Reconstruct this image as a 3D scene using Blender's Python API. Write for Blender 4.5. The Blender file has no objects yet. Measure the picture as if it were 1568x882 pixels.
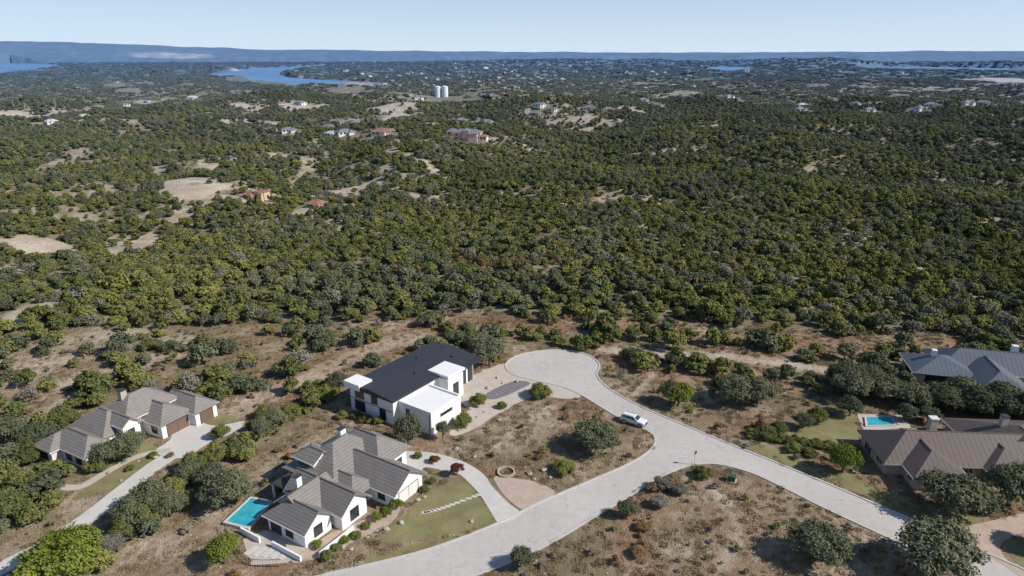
import bpy, bmesh, math, random
import numpy as np
from mathutils import Vector, Matrix
from mathutils.geometry import tessellate_polygon
random.seed(7); rng=np.random.default_rng(7)
scene=bpy.context.scene
COL=scene.collection
# ------------------------------------------------------------------ camera
CAMH=70.0; PITCH=math.radians(18.86); F=1045.0
cd=bpy.data.cameras.new("camera"); cam=bpy.data.objects.new("camera",cd); COL.objects.link(cam)
cam.location=(0,0,CAMH); cam.rotation_euler=(math.radians(90)-PITCH,0,0)
cd.lens=24; cd.sensor_width=36; cd.clip_start=1; cd.clip_end=90000
scene.camera=cam
SP,CP=math.sin(PITCH),math.cos(PITCH)
# ------------------------------------------------------------------ terrain function
def sm(a,b,x):
    t=np.clip((x-a)/(b-a),0,1); return t*t*(3-2*t)
def mk(seed,n=7):
    r=np.random.default_rng(seed); a=r.uniform(0,2*math.pi,n); k=r.uniform(.7,1.6,n); p=r.uniform(0,6.28,n)
    return np.cos(a)*k,np.sin(a)*k,p
_nc={}
def fbm(x,y,scale,seed,octv=3):
    out=0;amp=1;tot=0
    for o in range(octv):
        key=(seed,o)
        if key not in _nc:_nc[key]=mk(seed*31+o)
        kx,ky,p=_nc[key]; s=2*math.pi/scale*(2.03**o)
        v=0
        for i in range(len(p)): v=v+np.sin(x*kx[i]*s+y*ky[i]*s+p[i]+1.3*np.sin(x*ky[i]*s*.37-y*kx[i]*s*.41+i))
        out=out+amp*v/2.6; tot+=amp; amp*=.5
    return out/tot
RU=np.array([-3000,-400,0,200,330,400,600,784,1000,1300,1568,2400,4000.])
RV=np.array([72,67,69,71,75,77,79,80.5,81.5,80.5,80,79,78.])
def hgt(x,y):
    x=np.asarray(x,float); y=np.asarray(y,float)
    r=np.hypot(x,y)
    a=sm(205,430,r)
    z=-11*a+8.5*a*fbm(x,y,380,1,2)+a*1.6*fbm(x,y,100,2,2)
    z=z+9*sm(430,750,r)*(1-sm(1600,2400,r))*fbm(x,y,560,7,2)
    z=z-20*sm(1200,2800,r)+6*sm(900,1800,r)*np.clip(fbm(x,y,900,3,2),-1,2)*np.clip(1-sm(1700,2400,r)*sm(.1,-.1,x/np.maximum(y,r*.2)),.2,1)
    yy=np.maximum(y,r*.2)
    z=z+46*sm(4200,7000,r)*np.clip(fbm(x,y,2600,4,3)+.1,0,2)*(.06+.94*sm(-.16,.0,x/yy))
    u=784+F*x/yy*1.0
    top=CAMH+(84-np.interp(u,RU,RV))/F*14000*1.03
    rr=np.clip(sm(10800,14000,r),0,1)
    z=z*(1-rr)+rr*(top+14*fbm(x,y,2000,6,3))
    z=z-60*sm(15500,20000,r)
    return z
def ray(u,v):
    a=(u-784)/F; b=(v-441)/F
    return a, CP-b*SP, -SP-b*CP
TS=60*1.012**np.arange(0,560)
def G(u,v,z=None):
    """survey point of the aerial photo -> position on the terrain (or on a level plane z)"""
    a,dy,dz=ray(u,v)
    if z is not None:
        t=(z-CAMH)/dz; return (a*t,dy*t)
    if dz<-.5:
        t=-CAMH/dz; return (a*t,dy*t)
    w=np.nonzero(CAMH+dz*TS<hgt(a*TS,dy*TS))[0]
    if len(w)==0: t=TS[-1]; return (a*t,dy*t)
    lo,hi=TS[max(w[0]-1,0)],TS[w[0]]
    for _ in range(2):
        g=np.linspace(lo,hi,25); k=np.nonzero(CAMH+dz*g<hgt(a*g,dy*g))[0]; k=k[0] if len(k) else 24
        lo,hi=g[max(k-1,0)],g[k]
    return (a*hi,dy*hi)
def GP(pts,z=None): return [G(u,v,z) for u,v in pts]
def catmull(P,n=6,closed=True):
    out=[];N=len(P)
    rngi=range(N) if closed else range(N-1)
    for i in rngi:
        if closed:p0,p1,p2,p3=P[(i-1)%N],P[i],P[(i+1)%N],P[(i+2)%N]
        else:p0,p1,p2,p3=P[max(i-1,0)],P[i],P[i+1],P[min(i+2,N-1)]
        for k in range(n):
            t=k/n
            out.append(tuple(.5*((2*p1[j])+(-p0[j]+p2[j])*t+(2*p0[j]-5*p1[j]+4*p2[j]-p3[j])*t*t+(-p0[j]+3*p1[j]-3*p2[j]+p3[j])*t**3) for j in (0,1)))
    if not closed: out.append(P[-1])
    return out
def pip(x,y,poly):
    ins=np.zeros(x.shape,bool); n=len(poly)
    px=[p[0] for p in poly];py=[p[1] for p in poly]
    cand=(x>min(px))&(x<max(px))&(y>min(py))&(y<max(py))
    if not cand.any(): return ins
    xs=x[cand];ys=y[cand];r=np.zeros(xs.shape,bool);j=n-1
    for i in range(n):
        x1,y1=poly[i];x2,y2=poly[j]
        if y1!=y2:
            c=((y1>ys)!=(y2>ys))&(xs<(x2-x1)*(ys-y1)/(y2-y1)+x1)
            r^=c
        j=i
    ins[cand]=r; return ins
def dline(x,y,line):
    d=np.full(x.shape,1e9)
    for (x1,y1),(x2,y2) in zip(line[:-1],line[1:]):
        L=(x2-x1)**2+(y2-y1)**2+1e-9
        t=np.clip(((x-x1)*(x2-x1)+(y-y1)*(y2-y1))/L,0,1)
        d=np.minimum(d,np.hypot(x-x1-t*(x2-x1),y-y1-t*(y2-y1)))
    return d
# ------------------------------------------------------------------ materials
class NT:
    def __init__(s,name):
        s.m=bpy.data.materials.new(name); s.m.use_nodes=True; s.t=s.m.node_tree; s.t.nodes.clear()
        s.out=s.t.nodes.new('ShaderNodeOutputMaterial')
    def n(s,typ,**kw):
        nd=s.t.nodes.new(typ)
        for k,v in kw.items(): setattr(nd,k,v)
        return nd
    def l(s,a,b): s.t.links.new(a,b)
    def val(s,sock,v):
        if hasattr(v,'links'): s.l(v,sock)
        else: sock.default_value=v
    def math(s,op,a,b=0.,c=None,clamp=False):
        nd=s.n('ShaderNodeMath',operation=op,use_clamp=clamp); s.val(nd.inputs[0],a); s.val(nd.inputs[1],b)
        if c is not None: s.val(nd.inputs[2],c)
        return nd.outputs[0]
    def mix(s,f,a,b,bt='MIX'):
        nd=s.n('ShaderNodeMix',data_type='RGBA',blend_type=bt); s.val(nd.inputs[0],f)
        for i,v in ((6,a),(7,b)):
            s.val(nd.inputs[i],v if hasattr(v,'links') else (v[0],v[1],v[2],1))
        return nd.outputs[2]
    def noise(s,vec,scale,detail=4,rough=.6):
        nd=s.n('ShaderNodeTexNoise'); nd.inputs['Scale'].default_value=scale; nd.inputs['Detail'].default_value=detail; nd.inputs['Roughness'].default_value=rough
        s.l(vec,nd.inputs['Vector']); return nd.outputs['Fac']
    def ramp(s,f,stops):
        nd=s.n('ShaderNodeValToRGB'); e=nd.color_ramp.elements
        while len(e)<len(stops): e.new(.5)
        for i,(p,c) in enumerate(stops):
            e[i].position=p; e[i].color=(c[0],c[1],c[2],1) if hasattr(c,'__len__') else (c,c,c,1)
        s.l(f,nd.inputs[0]); return nd.outputs[0]
    def pos(s): return s.n('ShaderNodeNewGeometry').outputs['Position']
    def obj(s): return s.n('ShaderNodeTexCoord').outputs['Object']
    def haze(s,col):  # aerial haze painted into the surface colour, bluer with distance from the origin
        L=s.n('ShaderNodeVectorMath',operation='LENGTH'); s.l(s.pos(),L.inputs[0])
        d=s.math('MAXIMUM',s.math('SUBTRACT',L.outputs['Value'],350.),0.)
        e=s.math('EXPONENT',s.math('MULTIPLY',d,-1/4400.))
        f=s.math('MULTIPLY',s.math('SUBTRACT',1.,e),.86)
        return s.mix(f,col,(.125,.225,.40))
    def fin(s,col,rough=.8,bump=None,bstr=.3,bdist=.1,spec=.3,metal=0.):
        p=s.n('ShaderNodeBsdfPrincipled'); s.val(p.inputs['Base Color'],col if hasattr(col,'links') else (*col,1)); s.val(p.inputs['Roughness'],rough)
        p.inputs['Specular IOR Level'].default_value=spec; p.inputs['Metallic'].default_value=metal
        if bump is not None:
            b=s.n('ShaderNodeBump'); b.inputs['Strength'].default_value=bstr; b.inputs['Distance'].default_value=bdist
            s.l(bump,b.inputs['Height']); s.l(b.outputs[0],p.inputs['Normal'])
        s.l(p.outputs[0],s.out.inputs[0]); return s.m
def simple(name,c,rough=.8,var=.25,scale=.8,spec=.3,metal=0,haze=False,scale2=None):
    s=NT(name); P=s.pos()
    n1=s.noise(P,scale,6,.65); n2=s.noise(P,(scale2 or scale*9),3)
    f=s.math('ADD',s.math('MULTIPLY',n1,.65),s.math('MULTIPLY',n2,.35))
    lo=tuple(x*(1-var) for x in c); hi=tuple(min(1,x*(1+var)) for x in c)
    col=s.ramp(f,[(.3,lo),(.5,c),(.7,hi)])
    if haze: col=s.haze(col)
    return s.fin(col,rough,n2,.2,.03,spec,metal)
def foliage(name,stops,amt=.35,gain=1.):
    s=NT(name); oi=s.n('ShaderNodeObjectInfo')
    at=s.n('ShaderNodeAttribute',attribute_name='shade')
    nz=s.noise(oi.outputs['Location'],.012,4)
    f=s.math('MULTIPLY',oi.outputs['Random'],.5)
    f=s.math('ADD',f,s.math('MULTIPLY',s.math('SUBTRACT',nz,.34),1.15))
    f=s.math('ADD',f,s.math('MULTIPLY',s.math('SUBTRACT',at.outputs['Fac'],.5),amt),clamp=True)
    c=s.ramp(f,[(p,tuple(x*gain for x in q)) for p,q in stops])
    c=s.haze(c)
    d=s.n('ShaderNodeBsdfDiffuse'); s.l(c,d.inputs[0])
    s.l(d.outputs[0],s.out.inputs[0]); return s.m
M={}
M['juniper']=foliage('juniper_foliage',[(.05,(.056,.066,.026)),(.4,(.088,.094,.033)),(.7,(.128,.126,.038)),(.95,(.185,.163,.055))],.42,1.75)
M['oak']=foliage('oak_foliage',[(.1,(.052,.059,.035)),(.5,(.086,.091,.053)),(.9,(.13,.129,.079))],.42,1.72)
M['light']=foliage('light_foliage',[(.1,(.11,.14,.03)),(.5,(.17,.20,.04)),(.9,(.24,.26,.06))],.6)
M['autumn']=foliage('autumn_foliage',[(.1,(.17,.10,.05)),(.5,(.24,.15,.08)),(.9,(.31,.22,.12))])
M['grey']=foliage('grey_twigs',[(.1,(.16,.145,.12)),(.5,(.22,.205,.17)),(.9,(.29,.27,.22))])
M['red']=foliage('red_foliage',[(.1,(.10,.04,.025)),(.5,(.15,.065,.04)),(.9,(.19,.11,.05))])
M['bark']=simple('bark',(.12,.095,.075),.9,.3,3)
M['grass']=foliage('dry_grass_blades',[(.1,(.14,.13,.06)),(.35,(.26,.205,.125)),(.65,(.38,.30,.195)),(.95,(.30,.185,.115))])
M['concrete']=simple('concrete_paving',(.56,.53,.49),.85,.12,.35)
M['paver']=simple('tan_paving',(.50,.44,.38),.85,.15,.5)
M['pink']=simple('pink_gravel',(.46,.36,.29),.95,.2,.6,scale2=8)
M['darkgravel']=simple('dark_gravel',(.19,.175,.18),.9,.45,1.5)
M['lawn']=simple('lawn_grass',(.215,.195,.09),.95,.4,.22,scale2=3)
M['kerb']=simple('kerb_concrete',(.52,.50,.47),.85,.15,1)
M['white']=simple('white_stucco',(.80,.79,.77),.85,.04,.6)
M['cream']=simple('cream_stucco',(.70,.67,.62),.85,.08,.6)
M['stone']=simple('limestone_wall',(.44,.38,.31),.9,.3,2.5)
M['whiteroof']=simple('white_membrane_roof',(.80,.80,.79),.7,.05,.4)
M['trim']=simple('dark_trim',(.05,.05,.055),.5,.1,1)
M['garage']=simple('garage_door_paint',(.17,.11,.08),.6,.15,1)
M['iron']=simple('black_iron',(.02,.02,.02),.5,.1,1)
M['rock']=simple('limestone_rock',(.40,.36,.30),.95,.3,1.5)
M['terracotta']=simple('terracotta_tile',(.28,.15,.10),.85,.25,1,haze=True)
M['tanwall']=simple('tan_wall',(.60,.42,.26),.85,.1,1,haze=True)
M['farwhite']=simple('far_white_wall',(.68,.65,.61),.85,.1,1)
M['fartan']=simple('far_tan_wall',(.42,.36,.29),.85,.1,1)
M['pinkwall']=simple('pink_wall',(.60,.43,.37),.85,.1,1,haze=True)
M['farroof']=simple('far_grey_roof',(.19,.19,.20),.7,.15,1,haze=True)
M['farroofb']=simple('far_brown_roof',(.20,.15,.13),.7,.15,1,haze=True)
M['farrooflt']=simple('far_light_roof',(.48,.50,.53),.6,.1,1)
M['tankblue']=simple('water_tank_paint',(.66,.74,.80),.5,.05,.2)
def glassm():
    s=NT('window_glass'); return s.fin((.03,.04,.05),.08,spec=.8)
M['glass']=glassm()
def poolm():
    s=NT('pool_water'); n=s.noise(s.pos(),1.2,3); c=s.ramp(n,[(.3,(.03,.33,.42)),(.7,(.07,.46,.54))])
    return s.fin(c,.06,n,.15,.05,.5)
M['pool']=poolm()
def lakem():
    s=NT('lake_water'); n=s.noise(s.pos(),.002,3); c=s.ramp(n,[(.3,(.09,.21,.41)),(.7,(.14,.29,.53))])
    return s.fin(c,.5,spec=.3)
M['lake']=lakem()
def roofm(name,c,kind,pitch=.5,spec=.3,rough=.6,metal=0):
    s=NT(name); O=s.obj(); tc=s.n('ShaderNodeTexCoord'); nx=s.n('ShaderNodeSeparateXYZ'); s.l(tc.outputs['Normal'],nx.inputs[0])
    px=s.n('ShaderNodeSeparateXYZ'); s.l(O,px.inputs[0])
    isx=s.math('GREATER_THAN',s.math('ABSOLUTE',nx.outputs[0]),s.math('ABSOLUTE',nx.outputs[1]))
    al=s.math('ADD',s.math('MULTIPLY',isx,px.outputs[1]),s.math('MULTIPLY',s.math('SUBTRACT',1.,isx),px.outputs[0]))
    if kind=='seam':
        fr=s.math('FRACT',s.math('DIVIDE',al,pitch)); ln=s.math('LESS_THAN',fr,.16)
    else:
        fr=s.math('FRACT',s.math('DIVIDE',px.outputs[2],pitch*.35)); ln=s.math('LESS_THAN',fr,.28)
    n=s.noise(O,.7,5); n2=s.noise(O,6,2)
    v=.12 if kind=='seam' else .2
    base=s.ramp(s.math('ADD',s.math('MULTIPLY',n,.5),s.math('MULTIPLY',n2,.5)),[(.3,tuple(x*(1-v) for x in c)),(.7,tuple(x*(1+v) for x in c))])
    col=s.mix(s.math('MULTIPLY',ln,.5 if kind=='seam' else .3),base,tuple(x*.35 for x in c))
    return s.fin(col,rough,ln,.5,.05,spec,metal)
M['tile']=roofm('grey_tile_roof',(.225,.205,.19),'tile',.9)
M['tile2']=roofm('taupe_tile_roof',(.245,.22,.20),'tile',.9)
M['brownmetal']=roofm('brown_standing_seam_roof',(.14,.108,.097),'seam',.9,.3,.5)
M['bluemetal']=roofm('blue_grey_standing_seam_roof',(.115,.13,.16),'seam',.9,.3,.5)
M['darkmetal']=roofm('charcoal_standing_seam_roof',(.045,.046,.057),'seam',.6,.3,.55)
def roadm():
    s=NT('road_surface'); P=s.pos()
    n1=s.noise(P,.06,5); n2=s.noise(P,.7,6,.7); n3=s.noise(P,12,2)
    f=s.math('ADD',s.math('ADD',s.math('MULTIPLY',n1,.4),s.math('MULTIPLY',n2,.4)),s.math('MULTIPLY',n3,.2))
    c=s.ramp(f,[(.33,(.42,.385,.355)),(.5,(.50,.465,.43)),(.66,(.56,.53,.49))])
    v=s.n('ShaderNodeTexVoronoi',feature='DISTANCE_TO_EDGE'); v.inputs['Scale'].default_value=.11
    w=s.n('ShaderNodeVectorMath',operation='ADD'); s.l(P,w.inputs[0])
    nn=s.n('ShaderNodeTexNoise'); nn.inputs['Scale'].default_value=.3; s.l(P,nn.inputs['Vector'])
    sc=s.n('ShaderNodeVectorMath',operation='SCALE'); s.l(nn.outputs['Color'],sc.inputs[0]); sc.inputs['Scale'].default_value=5; s.l(sc.outputs[0],w.inputs[1])
    s.l(w.outputs[0],v.inputs['Vector'])
    cr=s.math('LESS_THAN',v.outputs['Distance'],.006)
    c=s.mix(s.math('MULTIPLY',cr,.3),c,(.2,.19,.18))
    return s.fin(c,.85,n3,.2,.02)
M['road']=roadm()
def groundm():
    s=NT('dry_hill_country_ground'); P=s.pos()
    A=lambda n:s.n('ShaderNodeAttribute',attribute_name=n).outputs['Fac']
    bare,forest,red,far=A('bare'),A('forest'),A('red'),A('far')
    n0=s.noise(P,.018,4); n1=s.noise(P,.11,6,.65); n2=s.noise(P,.6,6,.7); n3=s.noise(P,3.5,3,.7); n4=s.noise(P,.045,5,.6)
    f=s.math('ADD',s.math('ADD',s.math('MULTIPLY',n1,.42),s.math('MULTIPLY',n2,.38)),s.math('MULTIPLY',n3,.2))
    dry=s.ramp(f,[(.37,(.115,.088,.05)),(.44,(.22,.165,.105)),(.52,(.35,.27,.185)),(.60,(.60,.51,.41))])
    dry=s.mix(s.ramp(s.math('ADD',s.math('MULTIPLY',n0,.6),s.math('MULTIPLY',n2,.4)),[(.45,0),(.6,.8)]),dry,(.165,.145,.075))
    redc=s.ramp(f,[(.38,(.16,.085,.05)),(.5,(.29,.175,.11)),(.62,(.48,.36,.27))])
    dry=s.mix(s.ramp(n4,[(.49,0),(.6,.65)]),dry,redc)
    barec=s.ramp(f,[(.36,(.34,.27,.19)),(.5,(.50,.415,.32)),(.62,(.64,.57,.49))])
    fl=s.ramp(f,[(.38,(.09,.085,.045)),(.48,(.165,.14,.085)),(.58,(.34,.285,.205)),(.68,(.54,.48,.41))])
    c=s.mix(s.math('MULTIPLY',red,s.ramp(n2,[(.35,.35),(.55,1)])),dry,redc)
    c=s.mix(s.math('MULTIPLY',forest,.88),c,fl)
    c=s.mix(bare,c,barec)
    f1=s.noise(P,.0022,5,.7); f2=s.noise(P,.012,5,.75); f3=s.noise(P,.0006,5,.7)
    ff=s.math('ADD',s.math('ADD',s.math('MULTIPLY',f1,.4),s.math('MULTIPLY',f2,.35)),s.math('MULTIPLY',f3,.25))
    fc=s.ramp(ff,[(.4,(.02,.035,.018)),(.49,(.06,.08,.045)),(.56,(.15,.15,.10)),(.64,(.42,.38,.32))])
    fc=s.mix(bare,fc,(.75,.70,.62))
    c=s.mix(far,c,fc)
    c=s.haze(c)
    bf=s.math('MULTIPLY',s.math('MULTIPLY',bare,far),s.ramp(s.noise(P,.004,5,.8),[(.46,0),(.6,.7)]))
    c=s.mix(bf,c,(.50,.50,.49))
    return s.fin(c,.95,s.math('ADD',s.math('MULTIPLY',n2,1.),s.math('MULTIPLY',n3,.4)),.9,.6,.1)
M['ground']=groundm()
# ------------------------------------------------------------------ mesh helpers
def link(o,parent=None):
    COL.objects.link(o)
    if parent: o.parent=parent
    return o
def mesh_obj(name,verts,faces,mats,mi=None,smooth=False,parent=None,linkit=True):
    me=bpy.data.meshes.new(name); me.from_pydata([tuple(v) for v in verts],[],[tuple(f) for f in faces])
    for m in mats: me.materials.append(m)
    if mi is not None: me.polygons.foreach_set('material_index',mi)
    if smooth: me.polygons.foreach_set('use_smooth',[True]*len(me.polygons))
    me.update(); o=bpy.data.objects.new(name,me)
    if linkit: link(o,parent)
    return o
EXC=[]   # polygons without trees/grass
def sheet(name,pts,z,mat,smooth=True,world=False,exc=True,thick=0):
    W=pts if world else GP(pts,0)
    if smooth: W=catmull(W,5)
    tri=tessellate_polygon([[Vector((x,y,0)) for x,y in W]])
    n=len(W); V=[(x,y,z) for x,y in W]; Fc=[]
    for t in tri:
        a,b,c=[Vector(V[i]) for i in t]
        Fc.append(t if (b-a).cross(c-a).z>0 else (t[0],t[2],t[1]))
    if exc: EXC.append(W)
    o=mesh_obj(name,V,Fc,[M[mat]]); return o,W
def ribbon(name,line,w,z,mat,closed=False,h=0,exc=True):
    n=len(line);V=[];Fc=[]
    L=[];R=[]
    for i in range(n):
        p0=line[(i-1)%n] if (closed or i>0) else line[i]; p1=line[(i+1)%n] if (closed or i<n-1) else line[i]
        dx,dy=p1[0]-p0[0],p1[1]-p0[1]; l=math.hypot(dx,dy)+1e-9; nx,ny=-dy/l,dx/l
        L.append((line[i][0]+nx*w/2,line[i][1]+ny*w/2)); R.append((line[i][0]-nx*w/2,line[i][1]-ny*w/2))
    for i in range(n): V+= [(*L[i],z),(*R[i],z),(*L[i],z-h-.0),(*R[i],z-h)]
    m=n if closed else n-1
    for i in range(m):
        j=(i+1)%n
        Fc.append((4*i,4*i+1,4*j+1,4*j))
        if h: Fc+= [(4*i,4*j,4*j+2,4*i+2),(4*i+1,4*i+3,4*j+3,4*j+1)]
    if exc: EXC.append(L+R[::-1])
    return mesh_obj(name,V,Fc,[M[mat]])
# ------------------------------------------------------------------ roads, drives, lawns
road_px=[(470,888),(560,866),(640,846),(700,826),(765,800),(830,768),(900,738),(960,712),(990,694),(1003,678),(998,664),(975,652),(945,638),(915,620),(890,605),(860,592),(815,582),(785,573),(774,560),(785,548),(810,540),(845,536),(880,538),(905,546),(918,559),(914,573),(925,589),(955,609),(1000,631),(1060,656),(1120,681),(1200,713),(1280,746),(1350,776),(1420,806),(1490,838),(1568,872),(1680,925),(1640,960),(1568,925),(1480,884),(1420,853),(1350,819),(1260,777),(1200,747),(1150,724),(1100,711),(1060,712),(1030,722),(1000,738),(960,762),(900,798),(850,828),(790,858),(720,884),(640,915),(480,955),(380,930)]
road,RW=sheet('road',road_px,.02,'road')
ribbon('road_kerb',RW,.35,.13,'kerb',closed=True,h=.13,exc=False)
sheet('white_house_driveway',[(655,606),(690,590),(740,568),(776,556),(790,572),(822,582),(862,592),(890,606),(868,611),(830,607),(800,614),(775,628),(752,640),(730,655),(700,667),(688,663),(705,648),(716,630),(700,612),(680,604)],.035,'paver')
sheet('gravel_bed',[(744,604),(765,592),(792,583),(812,587),(795,597),(770,608),(750,612)],.055,'darkgravel')
sheet('house_driveway',[(597,694),(650,692),(690,700),(718,711),(740,726),(755,746),(777,769),(798,788),(766,801),(750,781),(736,759),(720,741),(702,726),(675,720),(650,716),(640,732),(600,728)],.035,'concrete')
sheet('front_lawn',[(634,779),(655,755),(700,736),(722,746),(735,766),(755,789),(735,805),(690,818),(640,828),(585,830),(600,805)],.028,'lawn')
sheet('pink_gravel_bed',[(757,730),(790,733),(820,738),(850,754),(825,770),(803,781),(782,768),(766,750)],.03,'pink')
sheet('verge_lawn',[(560,852),(640,832),(700,818),(755,796),(760,802),(700,823),(640,843),(570,860)],.026,'lawn',exc=False)
ribbon('long_driveway',catmull(GP([(-60,902),(10,866),(75,832),(135,793),(200,742),(245,708),(285,685)],0),6,False),3.4,.03,'concrete')
sheet('garage_apron',[(262,655),(292,643),(330,652),(374,645),(362,660),(318,680),(285,700),(255,700),(238,690),(262,672)],.034,'concrete')
ribbon('garden_path',catmull(GP([(95,746),(125,745),(160,725),(195,706),(225,695),(262,689)],0),6,False),1.6,.04,'paver')
sheet('garden_lawn',[(175,700),(205,682),(240,680),(235,700),(205,735),(150,755),(110,765),(140,740)],.024,'lawn')
sheet('garden_lawn',[(300,640),(330,633),(362,640),(340,652),(305,650)],.024,'lawn')
sheet('side_lawn',[(1205,665),(1250,648),(1300,632),(1312,650),(1310,672),(1285,690),(1245,682)],.024,'lawn')
sheet('side_lawn',[(1140,676),(1200,690),(1290,722),(1330,742),(1420,770),(1510,800),(1500,815),(1425,800),(1340,766),(1260,733),(1180,702)],.024,'lawn',exc=False)
sheet('circular_driveway',[(1470,812),(1520,797),(1580,785),(1680,780),(1700,830),(1600,812),(1560,818),(1532,835),(1545,860),(1600,885),(1590,900),(1540,868),(1500,842)],.034,'pink')
sheet('courtyard_lawn',[(1545,830),(1590,820),(1660,835),(1640,870),(1580,872),(1550,855)],.03,'lawn')
sheet('pool_terrace',[(372,826),(405,812),(455,822),(470,838),(440,862),(385,866)],.04,'paver',smooth=False)
sheet('gravel_court',[(445,838),(480,832),(510,815),(560,795),(610,775),(600,800),(545,828),(500,850),(450,862)],.034,'pink')
sheet('patio',[(1312,634),(1385,636),(1395,655),(1322,660)],.03,'paver',smooth=False)
sheet('neighbour_driveway',[(1520,585),(1600,580),(1650,610),(1560,612)],.03,'concrete',smooth=False)
# stepping stones
V=[];Fc=[]
for i,(x,y) in enumerate(catmull(GP([(650,785),(672,780),(700,770),(732,758)],0),4,False)):
    b=len(V); a=.5
    for z in (.0,.07):
        V+=[(x-.5,y-.25,z),(x+.42,y-.3,z),(x+.5,y+.22,z),(x-.45,y+.28,z)]
    Fc+=[(b+4,b+5,b+6,b+7)]+[(b+k,b+(k+1)%4,b+4+(k+1)%4,b+4+k) for k in range(4)]
mesh_obj('stepping_stones',V,Fc,[M['concrete']])
V=[];Fc=[]
for i in range(5):
    x,y=G(385+i*13,843+i*1.5,0); b=len(V)
    c,s_=math.cos(-.55),math.sin(-.55)
    for z in (.0,.09):
        for dx,dy in ((-.45,-1.1),(.45,-1.1),(.45,1.1),(-.45,1.1)): V.append((x+dx*c-dy*s_,y+dx*s_+dy*c,z))
    Fc+=[(b+4,b+5,b+6,b+7)]+[(b+k,b+(k+1)%4,b+4+(k+1)%4,b+4+k) for k in range(4)]
mesh_obj('stepping_slabs',V,Fc,[M['concrete']])
# ------------------------------------------------------------------ lakes
LAKES=[]
for P in ([(322,114.5),(365,108),(395,103.5),(440,103),(497,98.5),(503,100.5),(466,105.5),(434,111),(440,117),(480,121.5),(550,124.5),(596,128.5),(565,133),(480,134.5),(412,128),(366,121)],
          [(-300,97.5),(-60,97),(40,97),(92,100),(76,106),(24,112),(-60,116),(-300,120)],
          [(1078,104.5),(1115,102.5),(1157,104),(1150,108.5),(1105,109.5)],
          [(1310,104),(1400,102.5),(1500,104),(1600,105.5),(1800,106),(1800,112),(1600,111),(1500,109.5),(1400,107.5)]):
    o,W=sheet('lake',GP(P,-38.),-38.,'lake',world=True,exc=False); LAKES.append(W)
# ------------------------------------------------------------------ masks
CL=[(300,288,58,13,1),(330,250,26,13,.9),(262,257,40,7,.7),(640,218,26,6,.9),(215,372,62,16,.8),(18,382,40,18,.95),(20,420,38,14,.9),(12,482,26,12,.9),(110,440,55,12,.45),
(955,315,55,13,.6),(700,306,60,9,.55),(550,292,60,7,.7),(890,352,45,9,.5),(1290,362,42,20,.5),(1420,405,42,18,.5),(1240,446,18,10,.8),(1530,462,42,12,.5),(1540,345,30,14,.5),
(430,165,65,6,.95),(600,160,32,4,.9),(380,187,25,5,.9),(460,246,32,5,.7),(870,177,55,5,.7),(905,200,45,5,.8),(1080,194,40,4,.8),(20,174,42,6,.9),(230,156,20,4,.9),(800,225,34,5,.7),(330,318,80,8,.6),
(80,540,70,20,.45),(190,515,60,14,.6),(275,520,48,18,.6),(150,572,80,14,.6),(30,560,50,22,.5),(1180,270,40,8,.3),(1060,235,70,6,.3),(650,190,30,4,.6),(540,250,25,5,.6),(760,250,30,6,.5),
(1040,145,60,3,.5),(700,165,30,3,.7),(830,168,40,4,.7),(950,168,40,3,.7),(1300,160,40,3,.5),(1400,135,60,3,.5),(1540,120,50,3,.8),(1450,140,40,2,.5),(120,170,35,4,.7),(480,195,50,4,.5),(265,86,50,3,.75),(390,106,30,1.5,.8),(520,128,60,1.2,.8),(450,120,20,2,.6),
(870,420,30,10,.25),(500,345,60,8,.5),(640,368,40,8,.45),(430,395,40,8,.4),(390,310,40,10,.7),(480,322,40,8,.7),(880,300,25,8,.5),(1130,300,30,8,.4),(990,350,25,10,.5),(720,345,30,7,.4),
(60,330,60,8,.5),(150,290,50,7,.5),(560,330,40,7,.5),(610,285,40,6,.6),(820,330,30,7,.4),(1060,330,30,8,.45),(1200,340,25,9,.35),(1380,330,30,8,.35),(1480,300,40,6,.3),(330,420,50,9,.4),(170,400,50,8,.4),(720,395,30,7,.3),(985,425,25,8,.3),(280,330,60,6,.5),(90,255,50,5,.4),(180,225,60,5,.4),(1330,245,40,4,.25)]
ELL=[]
for u,v,rx,ry,st in CL:
    cx,cy=G(u,v); d_=math.hypot(cx,cy); x2=cx+rx*d_/F
    if v<95: xa,ya,xb,yb=cx*1.03,cy*1.03,cx*.97,cy*.97
    else: xa,ya=G(u,v-ry); xb,yb=G(u,v+ry)
    ELL.append((cx,cy,abs(x2-cx),min(math.hypot(xa-xb,ya-yb)/2,d_*.12),math.atan2(xa-xb,ya-yb) if abs(ya-yb)>1 else 0,st))
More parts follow.
